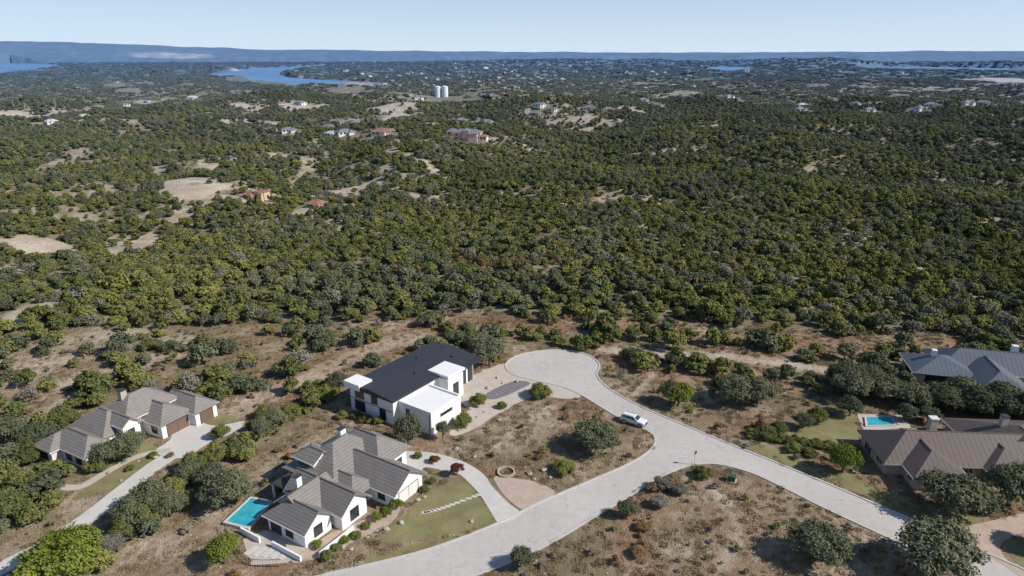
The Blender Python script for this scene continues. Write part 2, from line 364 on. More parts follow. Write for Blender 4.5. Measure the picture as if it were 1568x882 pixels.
TR=[([(608,214),(600,228),(622,240),(655,252),(668,266),(650,272)],4,.9),([(640,300),(560,296),(470,300),(400,306),(340,300)],3.5,.8),([(100,415),(60,430),(0,440)],3,.8),([(0,372),(70,365)],3.5,.8),
 ([(0,668),(60,642),(130,600),(200,560),(240,548)],2.2,.6),([(330,640),(420,603),(500,562),(570,537),(640,512)],3.0,.5),([(925,536),(1000,541),(1100,546),(1200,557),(1292,570)],2.0,.9),
 ([(970,606),(985,590),(1000,572)],.8,.8),([(240,258),(300,246),(345,240)],4,.8),([(0,600),(60,575),(150,520),(200,512)],1.6,.5),([(400,165),(300,178),(180,183),(60,188)],5,.6),([(430,215),(520,205),(640,200)],5,.5),
 ([(250,460),(420,430),(560,415),(700,400)],1.5,.4),([(960,350),(1000,320),(1100,310)],2.5,.5),([(1040,430),(1080,390),(1180,370)],2,.4),([(1090,745),(1125,790),(1120,840),(1100,880)],.9,.6),([(760,690),(800,650),(850,625)],1.2,.45),([(300,860),(360,800),(420,700)],1.4,.35),
 ([(560,310),(640,302),(740,292),(830,305),(900,318),(980,312),(1080,318),(1150,300)],2.6,.55),([(230,335),(330,345),(420,338),(520,342),(600,362),(660,366)],2.8,.55),([(0,345),(90,335),(180,340),(260,318)],3,.55),([(500,262),(560,252),(610,268),(700,270),(770,256)],3.5,.5),([(40,470),(120,450),(210,425),(300,400),(380,398)],2.6,.5),
 ([(240,270),(200,300),(150,310),(80,300),(0,312)],3.5,.55),([(860,345),(930,372),(1000,365),(1040,340)],2.2,.5),([(1200,440),(1270,400),(1300,350),(1360,330),(1440,335)],2.4,.4),([(430,196),(480,215),(500,240),(470,262),(440,290)],3.5,.5),([(900,250),(980,238),(1080,240),(1180,262)],3.5,.35),([(620,440),(700,420),(800,425)],1.8,.4)]
TRW=[(catmull(GP(p),4,False),w,s) for p,w,s in TR]
REDS=[([(340,640),(430,597),(510,556),(580,532),(650,508),(760,495),(900,493),(1020,505)],7),([(985,745),(978,800),(970,882)],2.8),([(880,540),(960,560),(1040,575),(1150,560)],5),([(940,500),(1100,525),(1400,535),(1568,530)],5)]
REDW=[(GP(p,0),w) for p,w in REDS]
FL=[(-900,500),(0,508),(100,503),(330,500),(480,503),(640,490),(760,484),(900,490),(1000,498),(1200,512),(1400,522),(1568,530),(2400,540)]
FLW=np.array(GP(FL,0)); FLaz=np.arctan2(FLW[:,0],FLW[:,1]); FLr=np.hypot(FLW[:,0],FLW[:,1])
def masks(x,y):
    wx=x+fbm(x,y,28,11,3)*5+fbm(x,y,90,12,2)*9; wy=y+fbm(x,y,28,13,3)*5+fbm(x,y,90,14,2)*9
    bare=np.zeros(x.shape)
    for cx,cy,rx,ry,th,st in ELL:
        rr=math.hypot(cx,cy); k=min(3.,rr/250)
        sel=(np.abs(x-cx)<rx*2.2+ry*2+50)&(np.abs(y-cy)<ry*2.2+rx*2+50)
        if not sel.any(): continue
        xx=(x[sel]+(wx[sel]-x[sel])*k)-cx; yy=(y[sel]+(wy[sel]-y[sel])*k)-cy
        c,s_=math.cos(th),math.sin(th)
        a=xx*c-yy*s_; b=xx*s_+yy*c
        d=(a/rx)**2+(b/ry)**2
        bare[sel]=np.maximum(bare[sel],st*np.clip((1.35-d)*1.4,0,1))
    tr=np.zeros(x.shape)
    for ln,w,s_ in TRW:
        xs=[p[0] for p in ln];ys=[p[1] for p in ln]
        sel=(x>min(xs)-20)&(x<max(xs)+20)&(y>min(ys)-20)&(y<max(ys)+20)
        if sel.any():
            d=dline(x[sel],y[sel],ln)+.5*fbm(x[sel],y[sel],9,15,2)+(w*.5*fbm(x[sel],y[sel],32,16,2) if w>2.3 else 0)
            tr[sel]=np.maximum(tr[sel],s_*np.clip((w-d)/1.0+.5,0,1))
    red=np.zeros(x.shape)
    near=np.hypot(x,y)<420
    if near.any():
        for ln,w in REDW:
            d=dline(x[near],y[near],ln)+2*fbm(x[near],y[near],14,17,2)
            red[near]=np.maximum(red[near],np.clip((w-d)/3+.5,0,1))
    az=np.arctan2(x,y); r=np.hypot(x,y)
    fr=np.interp(az,FLaz,FLr)+4*fbm(x,y,30,19,2)
    forest=np.clip((r-fr)/6,0,1)
    far=sm(2600,4200,r)
    return bare,tr,red,forest,far
# ------------------------------------------------------------------ terrain
dense=np.radians(np.arange(-52,52.01,.17)); coarse=np.radians(np.arange(56,304.1,5))
AZ=np.concatenate([dense,coarse]); na=len(AZ)
RR=np.concatenate([[.05,15,35,50],55*1.0112**np.arange(0,int(math.log(40000/55)/math.log(1.0112))+1)]); nr=len(RR)
R2,A2=np.meshgrid(RR,AZ,indexing='ij'); X=(R2*np.sin(A2)).ravel(); Y=(R2*np.cos(A2)).ravel(); Z=hgt(X,Y)
for W in LAKES:
    m=pip(X,Y,W); Z[m]=-41
bare,tr,red,forest,far=masks(X,Y)
idx=np.arange(nr*na).reshape(nr,na); nx=np.roll(idx,-1,axis=1)
q=np.stack([idx[:-1],idx[1:],nx[1:],nx[:-1]],-1).reshape(-1,4)
q=q[:,::-1]
me=bpy.data.meshes.new('ground'); me.vertices.add(len(X)); me.vertices.foreach_set('co',np.stack([X,Y,Z],1).astype(np.float32).ravel())
me.loops.add(q.size); me.loops.foreach_set('vertex_index',q.astype(np.int32).ravel())
me.polygons.add(len(q)); me.polygons.foreach_set('loop_start',np.arange(0,q.size,4,dtype=np.int32))
me.polygons.foreach_set('use_smooth',np.ones(len(q),bool))
me.update(calc_edges=True)
for n_,v_ in (('bare',np.maximum(bare,tr)),('forest',forest),('red',red),('far',far)):
    at=me.attributes.new(n_,'FLOAT','POINT'); at.data.foreach_set('value',v_.astype(np.float32))
me.materials.append(M['ground'])
gobj=bpy.data.objects.new('ground',me); COL.objects.link(gobj)
if me.polygons[5000].normal.z<0: me.flip_normals()
# ------------------------------------------------------------------ trees
def tree_mesh(name,seed,R,H,th,nl,nleaf,leaf,mat,flat=.8,core=.78,trunk=True,lrr=(.26,.44),rf=.66,rough=1.):
    r=np.random.default_rng(seed)
    V=[];Fa=[];mi=[];sh=[]
    k=np.arange(nl); ang=r.uniform(0,6.28,nl); rad=R*rf*np.sqrt((k+.3)/nl)*r.uniform(.75,1.12,nl)
    lr=R*r.uniform(lrr[0],lrr[1],nl)
    zz=th+(H-th)*(.25+.50*r.uniform(.4,1,nl)*(1-.95*(rad/R)**2)+.05)
    if th<.8: zz=np.where(rad>R*.45,th+(H-th)*r.uniform(.15,.5,nl),zz)
    zz=np.minimum(zz,H-lr*flat*.8); zz=np.maximum(zz,lr*flat*(.75 if th>.8 else .5))
    C=np.stack([np.cos(ang)*rad,np.sin(ang)*rad,zz],1)
    lsh=r.uniform(.1,.9,nl)
    n=nleaf; li=r.choice(nl,n,p=lr**2/np.sum(lr**2))
    d=r.normal(size=(n,3)); d/=np.linalg.norm(d,axis=1)[:,None]; d[:,2]=np.where(d[:,2]<-.35,-d[:,2],d[:,2])
    lump=1+.16*rough*np.sin(d[:,0]*7+li)*np.sin(d[:,1]*6+li*2)+.1*rough*np.sin(d[:,2]*9+li*3)
    P=C[li]+d*(lr[li]*lump*r.uniform(.78,1.2,n))[:,None]*np.array([1,1,flat])
    D=np.linalg.norm((P[:,None,:]-C[None])/np.array([1,1,flat]),axis=2)/lr[None]
    D[np.arange(n),li]=9
    keep=D.min(1)>.72
    P=P[keep];d=d[keep];li=li[keep];n=len(P)
    nn=d*.65+r.normal(size=(n,3))*.42+np.array([0.05,0,.38]); nn/=np.linalg.norm(nn,axis=1)[:,None]
    t=np.cross(nn,r.normal(size=(n,3))); t/=np.linalg.norm(t,axis=1)[:,None]; b=np.cross(nn,t)
    s=leaf*r.uniform(.6,1.3,n)[:,None]
    q0=P-t*s; q1=P-b*s*.6+t*s*.1; q2=P+t*s; q3=P+b*s*.6+t*s*.1
    LV=np.stack([q0,q1,q2,q3],1).reshape(-1,3)
    V=LV.tolist(); Fa=[(4*i,4*i+1,4*i+2,4*i+3) for i in range(n)]; mi=[0]*n
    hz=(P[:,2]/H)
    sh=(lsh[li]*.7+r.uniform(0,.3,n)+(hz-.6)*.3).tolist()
    if core:
        for j in range(nl):
            b0=len(V);N1=7;N2=4
            for a in range(N2+1):
                ph=math.pi*a/N2
                for c in range(N1):
                    tt=6.283*c/N1+a*.4; k_=core*lr[j]*r.uniform(.85,1.1)
                    V.append([C[j,0]+math.sin(ph)*math.cos(tt)*k_,C[j,1]+math.sin(ph)*math.sin(tt)*k_,C[j,2]+math.cos(ph)*k_*flat])
            for a in range(N2):
                for c in range(N1):
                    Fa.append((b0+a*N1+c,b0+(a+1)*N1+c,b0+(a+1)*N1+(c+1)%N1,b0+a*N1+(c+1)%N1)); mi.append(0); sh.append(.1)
    def limb(p,q_,r0,r1,n=6):
        p=Vector(p);q_=Vector(q_);ax=(q_-p).normalized();u=ax.orthogonal().normalized();w=ax.cross(u);b0=len(V)
        for P_,r_ in ((p,r0),((p+q_)/2+u*r0*.5,(r0+r1)/2),(q_,r1)):
            for c in range(n):
                tt=6.283*c/n; V.append(list(P_+u*math.cos(tt)*r_+w*math.sin(tt)*r_))
        for a in range(2):
            for c in range(n):
                Fa.append((b0+a*n+c,b0+a*n+(c+1)%n,b0+(a+1)*n+(c+1)%n,b0+(a+1)*n+c)); mi.append(1); sh.append(.5)
    if trunk:
        top=(r.uniform(-.2,.2),r.uniform(-.2,.2),max(th,.8)+.2)
        limb((0,0,-.3),top,R*.075+.06,R*.05+.04)
        for j in r.choice(nl,min(nl,6),replace=False): limb(top,C[j],R*.04+.03,.03,5)
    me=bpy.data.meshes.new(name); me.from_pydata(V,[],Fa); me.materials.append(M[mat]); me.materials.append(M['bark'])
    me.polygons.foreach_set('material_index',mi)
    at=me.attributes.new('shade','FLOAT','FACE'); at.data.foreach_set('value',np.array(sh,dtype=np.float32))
    me.update(); return me
def proto(cname,meshes):
    c=bpy.data.collections.new(cname)
    for i,m in enumerate(meshes):
        o=bpy.data.objects.new('%s_p%02d'%(cname,i),m); c.objects.link(o)
    return c
def scatter(name,pts,rot,scl,ix,coll):
    N=len(pts); me=bpy.data.meshes.new(name); me.vertices.add(N); me.vertices.foreach_set('co',np.asarray(pts,np.float32).ravel())
    a=me.attributes.new('rot','FLOAT_VECTOR','POINT'); a.data.foreach_set('vector',np.asarray(rot,np.float32).ravel())
    a=me.attributes.new('scl','FLOAT_VECTOR','POINT'); a.data.foreach_set('vector',np.asarray(scl,np.float32).ravel())
    a=me.attributes.new('ix','INT','POINT'); a.data.foreach_set('value',np.asarray(ix,np.int32))
    o=bpy.data.objects.new(name,me); COL.objects.link(o)
    ng=bpy.data.node_groups.new(name+'_nodes','GeometryNodeTree')
    ng.interface.new_socket(name='Geometry',in_out='INPUT',socket_type='NodeSocketGeometry'); ng.interface.new_socket(name='Geometry',in_out='OUTPUT',socket_type='NodeSocketGeometry')
    gi=ng.nodes.new('NodeGroupInput');go=ng.nodes.new('NodeGroupOutput'); ip=ng.nodes.new('GeometryNodeInstanceOnPoints'); ci=ng.nodes.new('GeometryNodeCollectionInfo')
    ci.inputs['Collection'].default_value=coll; ci.inputs['Separate Children'].default_value=True; ci.inputs['Reset Children'].default_value=True
    def na_(n,t):
        x=ng.nodes.new('GeometryNodeInputNamedAttribute'); x.data_type=t; x.inputs['Name'].default_value=n
        return [s for s in x.outputs if s.name=='Attribute' and s.enabled][0]
    L=ng.links.new
    L(gi.outputs[0],ip.inputs['Points']); L(ci.outputs[0],ip.inputs['Instance']); ip.inputs['Pick Instance'].default_value=True
    L(na_('ix','INT'),ip.inputs['Instance Index']); L(na_('rot','FLOAT_VECTOR'),ip.inputs['Rotation']); L(na_('scl','FLOAT_VECTOR'),ip.inputs['Scale'])
    L(ip.outputs[0],go.inputs[0])
    md=o.modifiers.new('scatter','NODES'); md.node_group=ng; return o
# ------------------------------------------------------------------ buildings
class B:
    def __init__(s,name,x,y,ang,z=0,foot=True):
        s.e=bpy.data.objects.new(name,None); s.e.empty_display_size=2; s.e.location=(x,y,z); s.e.rotation_euler=(0,0,math.radians(ang)); COL.objects.link(s.e)
        s.x,s.y,s.a=x,y,math.radians(ang); s.parts={}; s.foot=foot
    def w(s,lx,ly):
        c,n=math.cos(s.a),math.sin(s.a); return (s.x+lx*c-ly*n,s.y+lx*n+ly*c)
    def add(s,part,mat,V,Fc):
        p=s.parts.setdefault((part,mat),([],[])); b=len(p[0]); p[0].extend(V); p[1].extend([tuple(i+b for i in f) for f in Fc])
    def box(s,part,mat,x0,x1,y0,y1,z0,z1):
        s.add(part,mat,[(x0,y0,z0),(x1,y0,z0),(x1,y1,z0),(x0,y1,z0),(x0,y0,z1),(x1,y0,z1),(x1,y1,z1),(x0,y1,z1)],
          [(3,2,1,0),(4,5,6,7),(0,1,5,4),(1,2,6,5),(2,3,7,6),(3,0,4,7)])
    def walls(s,mat,x0,x1,y0,y1,z1,z0=-.2):
        s.box('walls',mat,x0,x1,y0,y1,z0,z1)
        if s.foot: EXC.append([s.w(x0-.8,y0-.8),s.w(x1+.8,y0-.8),s.w(x1+.8,y1+.8),s.w(x0-.8,y1+.8)])
    def roof(s,mat,x0,x1,y0,y1,z,rise,axis='x',ov=.6,h0=0,h1=0,wall=None,part='roof'):
        sw=axis=='y'
        a0,a1,b0,b1=(y0,y1,x0,x1) if sw else (x0,x1,y0,y1)
        T=(lambda a,b,c:(b,a,c)) if sw else (lambda a,b,c:(a,b,c))
        hw=(b1-b0)/2; sl=rise/hw; e=z-sl*ov; m=(b0+b1)/2; A0,A1,B0,B1=a0-ov,a1+ov,b0-ov,b1+ov
        ra0=A0+(hw+ov)*h0; ra1=A1-(hw+ov)*h1; rz=z+rise; th=.2
        if ra1<ra0: ra0=ra1=(ra0+ra1)/2
        P=[T(A0,B0,e),T(A1,B0,e),T(A1,B1,e),T(A0,B1,e),T(ra0,m,rz),T(ra1,m,rz)]
        Q=[(p[0],p[1],p[2]-th) for p in P]
        Fc=[(0,1,5,4),(2,3,4,5),(6,10,11,7),(8,11,10,9),(0,6,7,1),(2,8,9,3)]
        if h1: Fc+=[(1,2,5),(7,11,8),(1,7,8,2)]
        else: Fc+=[(1,7,11,5),(5,11,8,2)]
        if h0: Fc+=[(3,0,4),(9,10,6),(3,9,6,0)]
        else: Fc+=[(0,4,10,6),(4,3,9,10)]
        if sw: Fc=[f[::-1] for f in Fc]
        s.add(part,mat,P+Q,Fc)
        if ra1-ra0>1:
            r=.12; a,b=ra0+.05,ra1-.05
            if sw: s.box('ridge_caps','trimroof',m-r,m+r,a,b,rz-.08,rz+.05)
            else: s.box('ridge_caps','trimroof',a,b,m-r,m+r,rz-.08,rz+.05)
        g=.07
        for bb in (B0-g,B1):
            if sw: s.box('fascia',wall or 'cream',bb,bb+g,A0,A1,e-.22,e-.02)
            else: s.box('fascia',wall or 'cream',A0,A1,bb,bb+g,e-.22,e-.02)
        if wall:
            for aa,h in ((a0,h0),(a1,h1)):
                if not h:
                    t=.15
                    W=[T(aa-t if aa==a1 else aa,b0,z-.3),T(aa-t if aa==a1 else aa,b1,z-.3),T(aa-t if aa==a1 else aa,m,rz-.12),T(aa if aa==a1 else aa+t,b0,z-.3),T(aa if aa==a1 else aa+t,b1,z-.3),T(aa if aa==a1 else aa+t,m,rz-.12)]
                    W=[(p[0]+(.003 if not sw and aa==a1 else -.003 if not sw else 0),p[1]+(.003 if sw and aa==a1 else -.003 if sw else 0),p[2]) for p in W]
                    s.add('gables',wall,W,[(0,1,2),(3,5,4),(0,3,4,1),(1,4,5,2),(2,5,3,0)])
    def win(s,side,pos,c,z0,w,h,mull=1,mat='glass',frame='trim'):
        """side 'x+','x-','y+','y-': panel on wall plane at coordinate pos, centre c along the wall"""
        sg=1 if side[1]=='+' else -1
        def bx(part,m,c0,c1,za,zb,d):
            p0,p1=sorted((pos-sg*.05,pos+sg*d))
            if side[0]=='x': s.box(part,m,p0,p1,c0,c1,za,zb)
            else: s.box(part,m,c0,c1,p0,p1,za,zb)
        bx('window_glass' if mat=='glass' else 'doors',mat,c-w/2,c+w/2,z0,z0+h,.03)
        f=.09
        bx('window_frames',frame,c-w/2-f,c-w/2,z0-f,z0+h+f,.07); bx('window_frames',frame,c+w/2,c+w/2+f,z0-f,z0+h+f,.07)
        bx('window_frames',frame,c-w/2,c+w/2,z0+h,z0+h+f,.065); bx('window_frames',frame,c-w/2,c+w/2,z0-f,z0,.065)
        for i in range(1,mull):
            q_=c-w/2+w*i/mull; bx('window_frames',frame,q_-.035,q_+.035,z0,z0+h,.055)
    def done(s):
        for (part,mat),(V,Fc) in s.parts.items(): mesh_obj(part,V,Fc,[M[mat]],parent=s.e)
M['trimroof']=simple('roof_ridge_cap',(.13,.115,.105),.7,.15,1)
# 1 white modern house -------------------------------------------------
h=B('modern_white_house',-15.5,117.4,-35)
h.walls('white',-20.3,-8,-2.5,23,5.6)
h.add('main_roof','darkmetal',[(-20.9,-3.1,5.65),(-7.4,-3.1,5.75),(-7.4,23.6,5.75),(-20.9,23.6,5.65),(-14.3,-3.1,6.5),(-14.3,23.6,6.5),
   (-20.9,-3.1,5.35),(-7.4,-3.1,5.45),(-7.4,23.6,5.45),(-20.9,23.6,5.35)],[(0,4,5,3),(4,1,2,5),(0,6,7,1,4),(1,7,8,2),(2,8,9,3,5),(3,9,6,0)])
h.box('front_parapet','white',-21.1,-16.6,-3.3,.4,5.3,6.6)
h.box('front_parapet_roof','whiteroof',-20.7,-17,-2.9,0,6.6,6.605)
h.walls('white',-8,.6,-1,8,4.6)
for (a,b,c,d) in ((-8.1,.7,-1.1,-.7),(-8.1,.7,7.7,8.1),(.3,.7,-.7,7.7),(-8.1,-7.7,-.7,7.7)): h.box('garage_parapet','white',a,b,c,d,4.6,5.0)
h.box('garage_roof','whiteroof',-7.7,.3,-.7,7.7,4.6,4.66)
h.box('entry_block','white',-8,-5.2,11,16,0,5.3); h.box('entry_cap','whiteroof',-10.5,-4.8,10.7,16.3,5.85,6.35)
h.box('side_eave','darkmetal',-7.4,-5.6,16.3,23.4,5.3,5.5)
h.win('x+',-8,18.6,.1,3.4,3.6,3); h.win('x+',-8,21.9,.1,1.6,3.6,2); h.win('x+',-5.2,13.5,.1,1.6,3.6,1); h.win('x+',-8,9.5,.1,1.8,2.5,2)
h.win('y-',-2.5,-17.5,3.3,2.4,1.6,2); h.win('y-',-2.5,-13.2,3.3,1.6,1.6,1); h.win('y-',-2.5,-17.5,.4,2.8,2.2,3); h.win('y-',-2.5,-11,.5,1.6,2.2,1)
h.win('x-',-20.3,3,.4,2.6,2.3,3); h.win('x-',-20.3,9,.3,4.6,2.5,4); h.win('x-',-20.3,9,3.5,4.6,1.5,4); h.win('x-',-20.3,16,.4,3.2,2.4,3); h.win('x-',-20.3,1,3.4,1.5,1.5,1)
h.win('y-',-1,-5.5,2.6,.8,1.2,1); h.win('x+',.6,3.5,2.9,3.4,.5,3)
h.box('downspout','trim',.1,.22,-1.06,-1.0,0,4.4)
for a_,b_ in ((-12,8),(-17,14),(-11,19)): h.box('roof_vents','trim',a_,a_+.4,b_,b_+.4,6,6.6)
h.box('lintel','trim',-20.33,-8,-2.56,-2.5,2.85,2.98)
h.done()
# 2 grey tile house with pool ------------------------------------------
h=B('stucco_house_with_pool',-31.6,85.4,-32)
h.walls('white',-7,1.2,-.6,4.6,3.2); h.roof('tile',-7,1.2,-.6,4.6,3.2,1.9,'x',.6,1,0,wall='white')
h.walls('white',-9,3,5.2,10.6,3.4); h.roof('tile',-9,3,5.2,10.6,3.4,2.1,'x',.6,0,0,wall='white')
h.walls('cream',-8,-1,3.5,7,3.1); h.roof('tile',-7.6,-1.5,2,9,3.5,2.2,'y',.5,0,0,wall='white')
h.walls('white',-14,-3,9.5,23.5,3.6); h.roof('tile',-14,-3,9.5,23.5,3.6,3.4,'y',.7,1,1)
h.walls('white',-8,-.5,17,24.5,3.7); h.roof('tile',-9,-.5,17.5,24.8,3.9,2.6,'x',.6,0,1,wall='white')
h.walls('white',-2.9,6.3,13.6,20.6,3.2); h.roof('tile',-5,6.3,13.6,20.6,3.2,2.3,'x',.6,0,0,wall='white')
h.walls('white',-13.2,-8.6,10.5,14.5,5.4); h.roof('tile',-13.2,-8.6,10.5,14.5,5.4,1.1,'x',.45,1,0,wall='white')
h.walls('cream',-4,1,10,14,2.9); h.roof('tile',-4,1.2,9.5,14.5,3.0,1.5,'x',.4,0,1)
h.box('chimney','white',-10.2,-9.2,17.6,18.8,5,7.6); h.box('chimney_cap','trim',-10.3,-9.1,17.5,18.9,7.6,7.75)
h.box('chimney','white',-6.6,-5.8,4.6,5.6,4.6,6.6); h.box('chimney_cap','trim',-6.7,-5.7,4.5,5.7,6.6,6.72)
h.win('x+',1.2,2,.7,1.5,1.7,2); h.win('x+',3,7.9,.6,1.7,1.9,2); h.win('y-',-.6,-2.2,.6,1.5,1.8,2); h.win('y-',-.6,-5.2,.2,2.2,2.3,3)
h.win('x+',6.3,17.1,.0,4.8,2.3,2,'cream','trim'); h.win('y-',13.6,3.5,.8,1.4,1.4,2); h.win('x+',-.5,22.4,.6,1.6,1.6,2); h.win('y-',10.5,-11,4.2,2.6,.8,3); h.win('x+',-8.6,12.5,4.1,1.6,.9,2)
h.win('x-',-14,12,.1,3.4,2.4,4); h.win('x-',-14,18,.5,2.4,1.8,3); h.win('x-',-7,2,.1,2.8,2.3,3); h.win('x-',-9,8,.1,3.0,2.3,3); h.win('x+',1,12,.1,1.2,2.2,1); h.win('y-',9.5,-11.5,.1,3.0,2.4,3)
h.box('pergola','trim',-12.8,-8.8,5.0,9.3,2.75,2.95)
for a,b in ((-12.7,5.2),(-12.7,9.1)): h.box('pergola_posts','white',a-.15,a+.15,b-.15,b+.15,0,2.75)
h.box('garden_walls','white',-10,-5.6,-3.6,-3.3,0,1.0); h.box('garden_walls','white',-3.4,2.8,-3.1,-2.8,0,.9); h.box('garden_walls','white',4.4,4.7,-1,6,0,1.0)
h.done()
def pool(name,pts,z,wallm='stone'):
    W=GP(pts,0)
    e=bpy.data.objects.new(name,None); COL.objects.link(e)
    cx=sum(p[0] for p in W)/len(W); cy=sum(p[1] for p in W)/len(W); EXC.append([(cx+(x-cx)*1.3,cy+(y-cy)*1.3) for x,y in W])
    n=len(W); O=[(cx+(x-cx)*1.16,cy+(y-cy)*1.13) for x,y in W]
    mesh_obj('water',[(x,y,z-.1) for x,y in W],[tuple(range(n))],[M['pool']],parent=e)
    V=[(x,y,z) for x,y in W]+[(x,y,z) for x,y in O]+[(x,y,-.1) for x,y in O]+[(x,y,z-.4) for x,y in W]
    Fc=[]
    for i in range(n):
        j=(i+1)%n; Fc+=[(i,n+i,n+j,j),(n+i,2*n+i,2*n+j,n+j),(i,j,3*n+j,3*n+i)]
    mesh_obj('coping',V,Fc,[M[wallm]],parent=e)
pool('swimming_pool',[(347,802),(384,767),(414,773),(381,811)],.55,'concrete')
pool('swimming_pool',[(1326,640),(1364,641),(1369,652),(1328,653)],.3,'concrete')
# 3 left house ----------------------------------------------------------
h=B('taupe_roof_house',-74.7,104,-28)
h.walls('white',-11.9,-.8,0,5.2,3.2); h.roof('tile2',-12,-.8,0,5.2,3.2,1.8,'x',.5,1,1)
h.walls('cream',-13,-8,-1.8,3,3.1); h.roof('tile2',-13,-8,-1.8,3,3.1,1.4,'y',.5,1,0)
h.walls('white',-12.5,-3,5,12,3.9); h.roof('tile2',-12.5,-3,5,12,3.9,2.5,'x',.6,1,1)
h.walls('white',-12.1,-4,10,21,4.4); h.roof('tile2',-12,-4,10,21,4.4,2.7,'y',.6,1,1)
h.walls('white',-6,1.6,13.2,20,3.3); h.roof('tile2',-7,1.6,13.2,20,3.3,1.9,'x',.5,0,1)
h.walls('white',-4.5,-1.0,7.5,10.5,5.0); h.roof('tile2',-5.5,-1.0,7.5,10.5,5.0,1.1,'x',.35,0,0,wall='white')
h.walls('white',-4.0,3.2,19.5,24.5,3.3); h.roof('tile2',-6,3.2,19.5,24.5,3.3,1.6,'x',.5,0,1)
h.box('chimney','stone',-9.4,-8.2,12.5,13.7,6,8.0); h.box('chimney_cap','trim',-9.5,-8.1,12.4,13.8,8.0,8.15)
h.win('x+',1.6,16.6,.0,4.6,2.4,2,'garage','trim'); h.win('x+',3.2,22,.0,2.9,2.4,1,'garage','trim'); h.win('y-',0,-3,.7,1.6,1.5,2); h.win('y-',0,-6,.7,1.6,1.5,2); h.win('y-',13.2,-.6,.8,1.5,1.4,2)
h.win('x+',-.8,2.6,.6,1.6,1.6,2); h.win('x+',-1,9,.2,1.2,3.5,1); h.win('x-',-12,2.6,.6,2,1.6,2); h.win('y-',-1.8,-10.5,.6,2.4,1.7,3); h.win('x+',-3,6.3,.8,1.3,1.5,1)
h.done()
# 4 brown metal roof house ------------------------------------------------
h=B('brown_metal_roof_house',65.5,101.8,-4)
h.walls('stone',0,44,1.5,11.5,3.1); h.roof('brownmetal',0,44,1.5,11.5,3.1,3.0,'x',.8,1,0,wall='stone')
h.walls('stone',3,11,-2.8,6,3.1); h.roof('brownmetal',3,11,-2.8,6,3.1,2.2,'y',.8,1,0)
h.walls('stone',16.5,24,-.5,6,3.1); h.roof('brownmetal',16.5,24,-.5,6,3.1,2.0,'y',.8,1,0)
h.walls('stone',27,40,-6,6,3.1); h.roof('brownmetal',27,40,-6,6,3.1,3.2,'y',.8,1,0)
h.walls('stone',18,34,8,17,3.1); h.roof('brownmetal',18,34,6,17,3.1,3.3,'y',.8,0,1)
h.box('chimney','stone',10.5,11.8,9,10.2,4,7.0); h.box('chimney_cap','cream',10.4,11.9,8.9,10.3,7.0,7.2)
h.box('chimney','stone',23.5,24.6,10,11,5,7.4); h.box('chimney_cap','trim',23.4,24.7,9.9,11.1,7.4,7.6)
for c in (5,7,9): h.win('y-',-2.8,c,.8,1.2,1.5,2,'glass','cream')
h.win('x-',0,4,.8,2,1.5,3,'glass','cream'); h.win('x-',0,8.5,.1,2.6,2.2,3,'glass','cream'); h.win('x-',3,-1,.8,1.3,1.5,2,'glass','cream'); h.win('y-',1.5,13.6,.1,2.2,2.5,3,'glass','cream'); h.win('y-',-.5,18.6,.8,1.4,1.5,2,'glass','cream'); h.win('y-',-.5,21.8,.8,1.4,1.5,2,'glass','cream')
h.win('y-',-6,31,.1,4,2.3,2,'garage','trim')
h.done()
# 5 far blue-grey roofs ---------------------------------------------------
h=B('blue_grey_metal_roof_house',90,136.5,-14)
h.walls('stone',0,12,2,12,3.2); h.roof('bluemetal',0,12,2,12,3.2,2.4,'y',.8,1,1)
h.walls('stone',6,34,6,16,3.2); h.roof('bluemetal',6,34,6,16,3.2,2.9,'x',.8,1,1)
h.walls('stone',11,20,-4,8,3.2); h.roof('bluemetal',11,20,-4,8,3.2,2.4,'y',.8,1,0)
h.walls('stone',26,38,-2,8,3.2); h.roof('bluemetal',26,38,-2,8,3.2,2.6,'x',.8,1,1)
h.box('chimney','white',4.2,5.2,7,8.1,4.4,6.4); h.box('chimney','white',22,23.2,12,13.1,5,7.2)
for c in (13.5,17.5): h.win('y-',-4,c,.8,1.6,1.5,2,'glass','cream')
h.win('y-',2,4,.5,4,1.9,3); h.win('x-',0,7,.5,4,1.9,4); h.win('y-',-2,31,.1,4.6,2.3,2,'garage')
h.done()
# distant individually visible buildings
def house_at(name,u,v,ang,wx,wy,hh,wm,rm,rise=2.2,extra=None,fl=1):
    x,y=G(u,v); h=B(name,x,y,ang,float(hgt(x,y)),foot=False)
    h.walls(wm,-wx/2,wx/2,-wy/2,wy/2,hh,-2.5); h.roof(rm,-wx/2,wx/2,-wy/2,wy/2,hh,rise,'x',.6,1,1)
    h.walls(wm,wx*.1,wx*.42,-wy*.85,0,hh*.9,-2.5); h.roof(rm,wx*.1,wx*.42,-wy*.85,0,hh*.9,rise*.8,'y',.5,1,0)
    for f_ in range(fl):
        for k in (-.35,-.1): h.win('y-',-wy/2,wx*k,.8+3*f_,1.8,1.6,2)
        h.win('x+',wx/2,wy*.1,.8+3*f_,1.8,1.6,2); h.win('x-',-wx/2,0,.8+3*f_,1.8,1.6,2)
    if extra: extra(h)
    h.done(); EXC.append([h.w(-wx*.8,-wy*2.2),h.w(wx*.8,-wy*2.2),h.w(wx*.8,wy),h.w(-wx*.8,wy)])
    return h
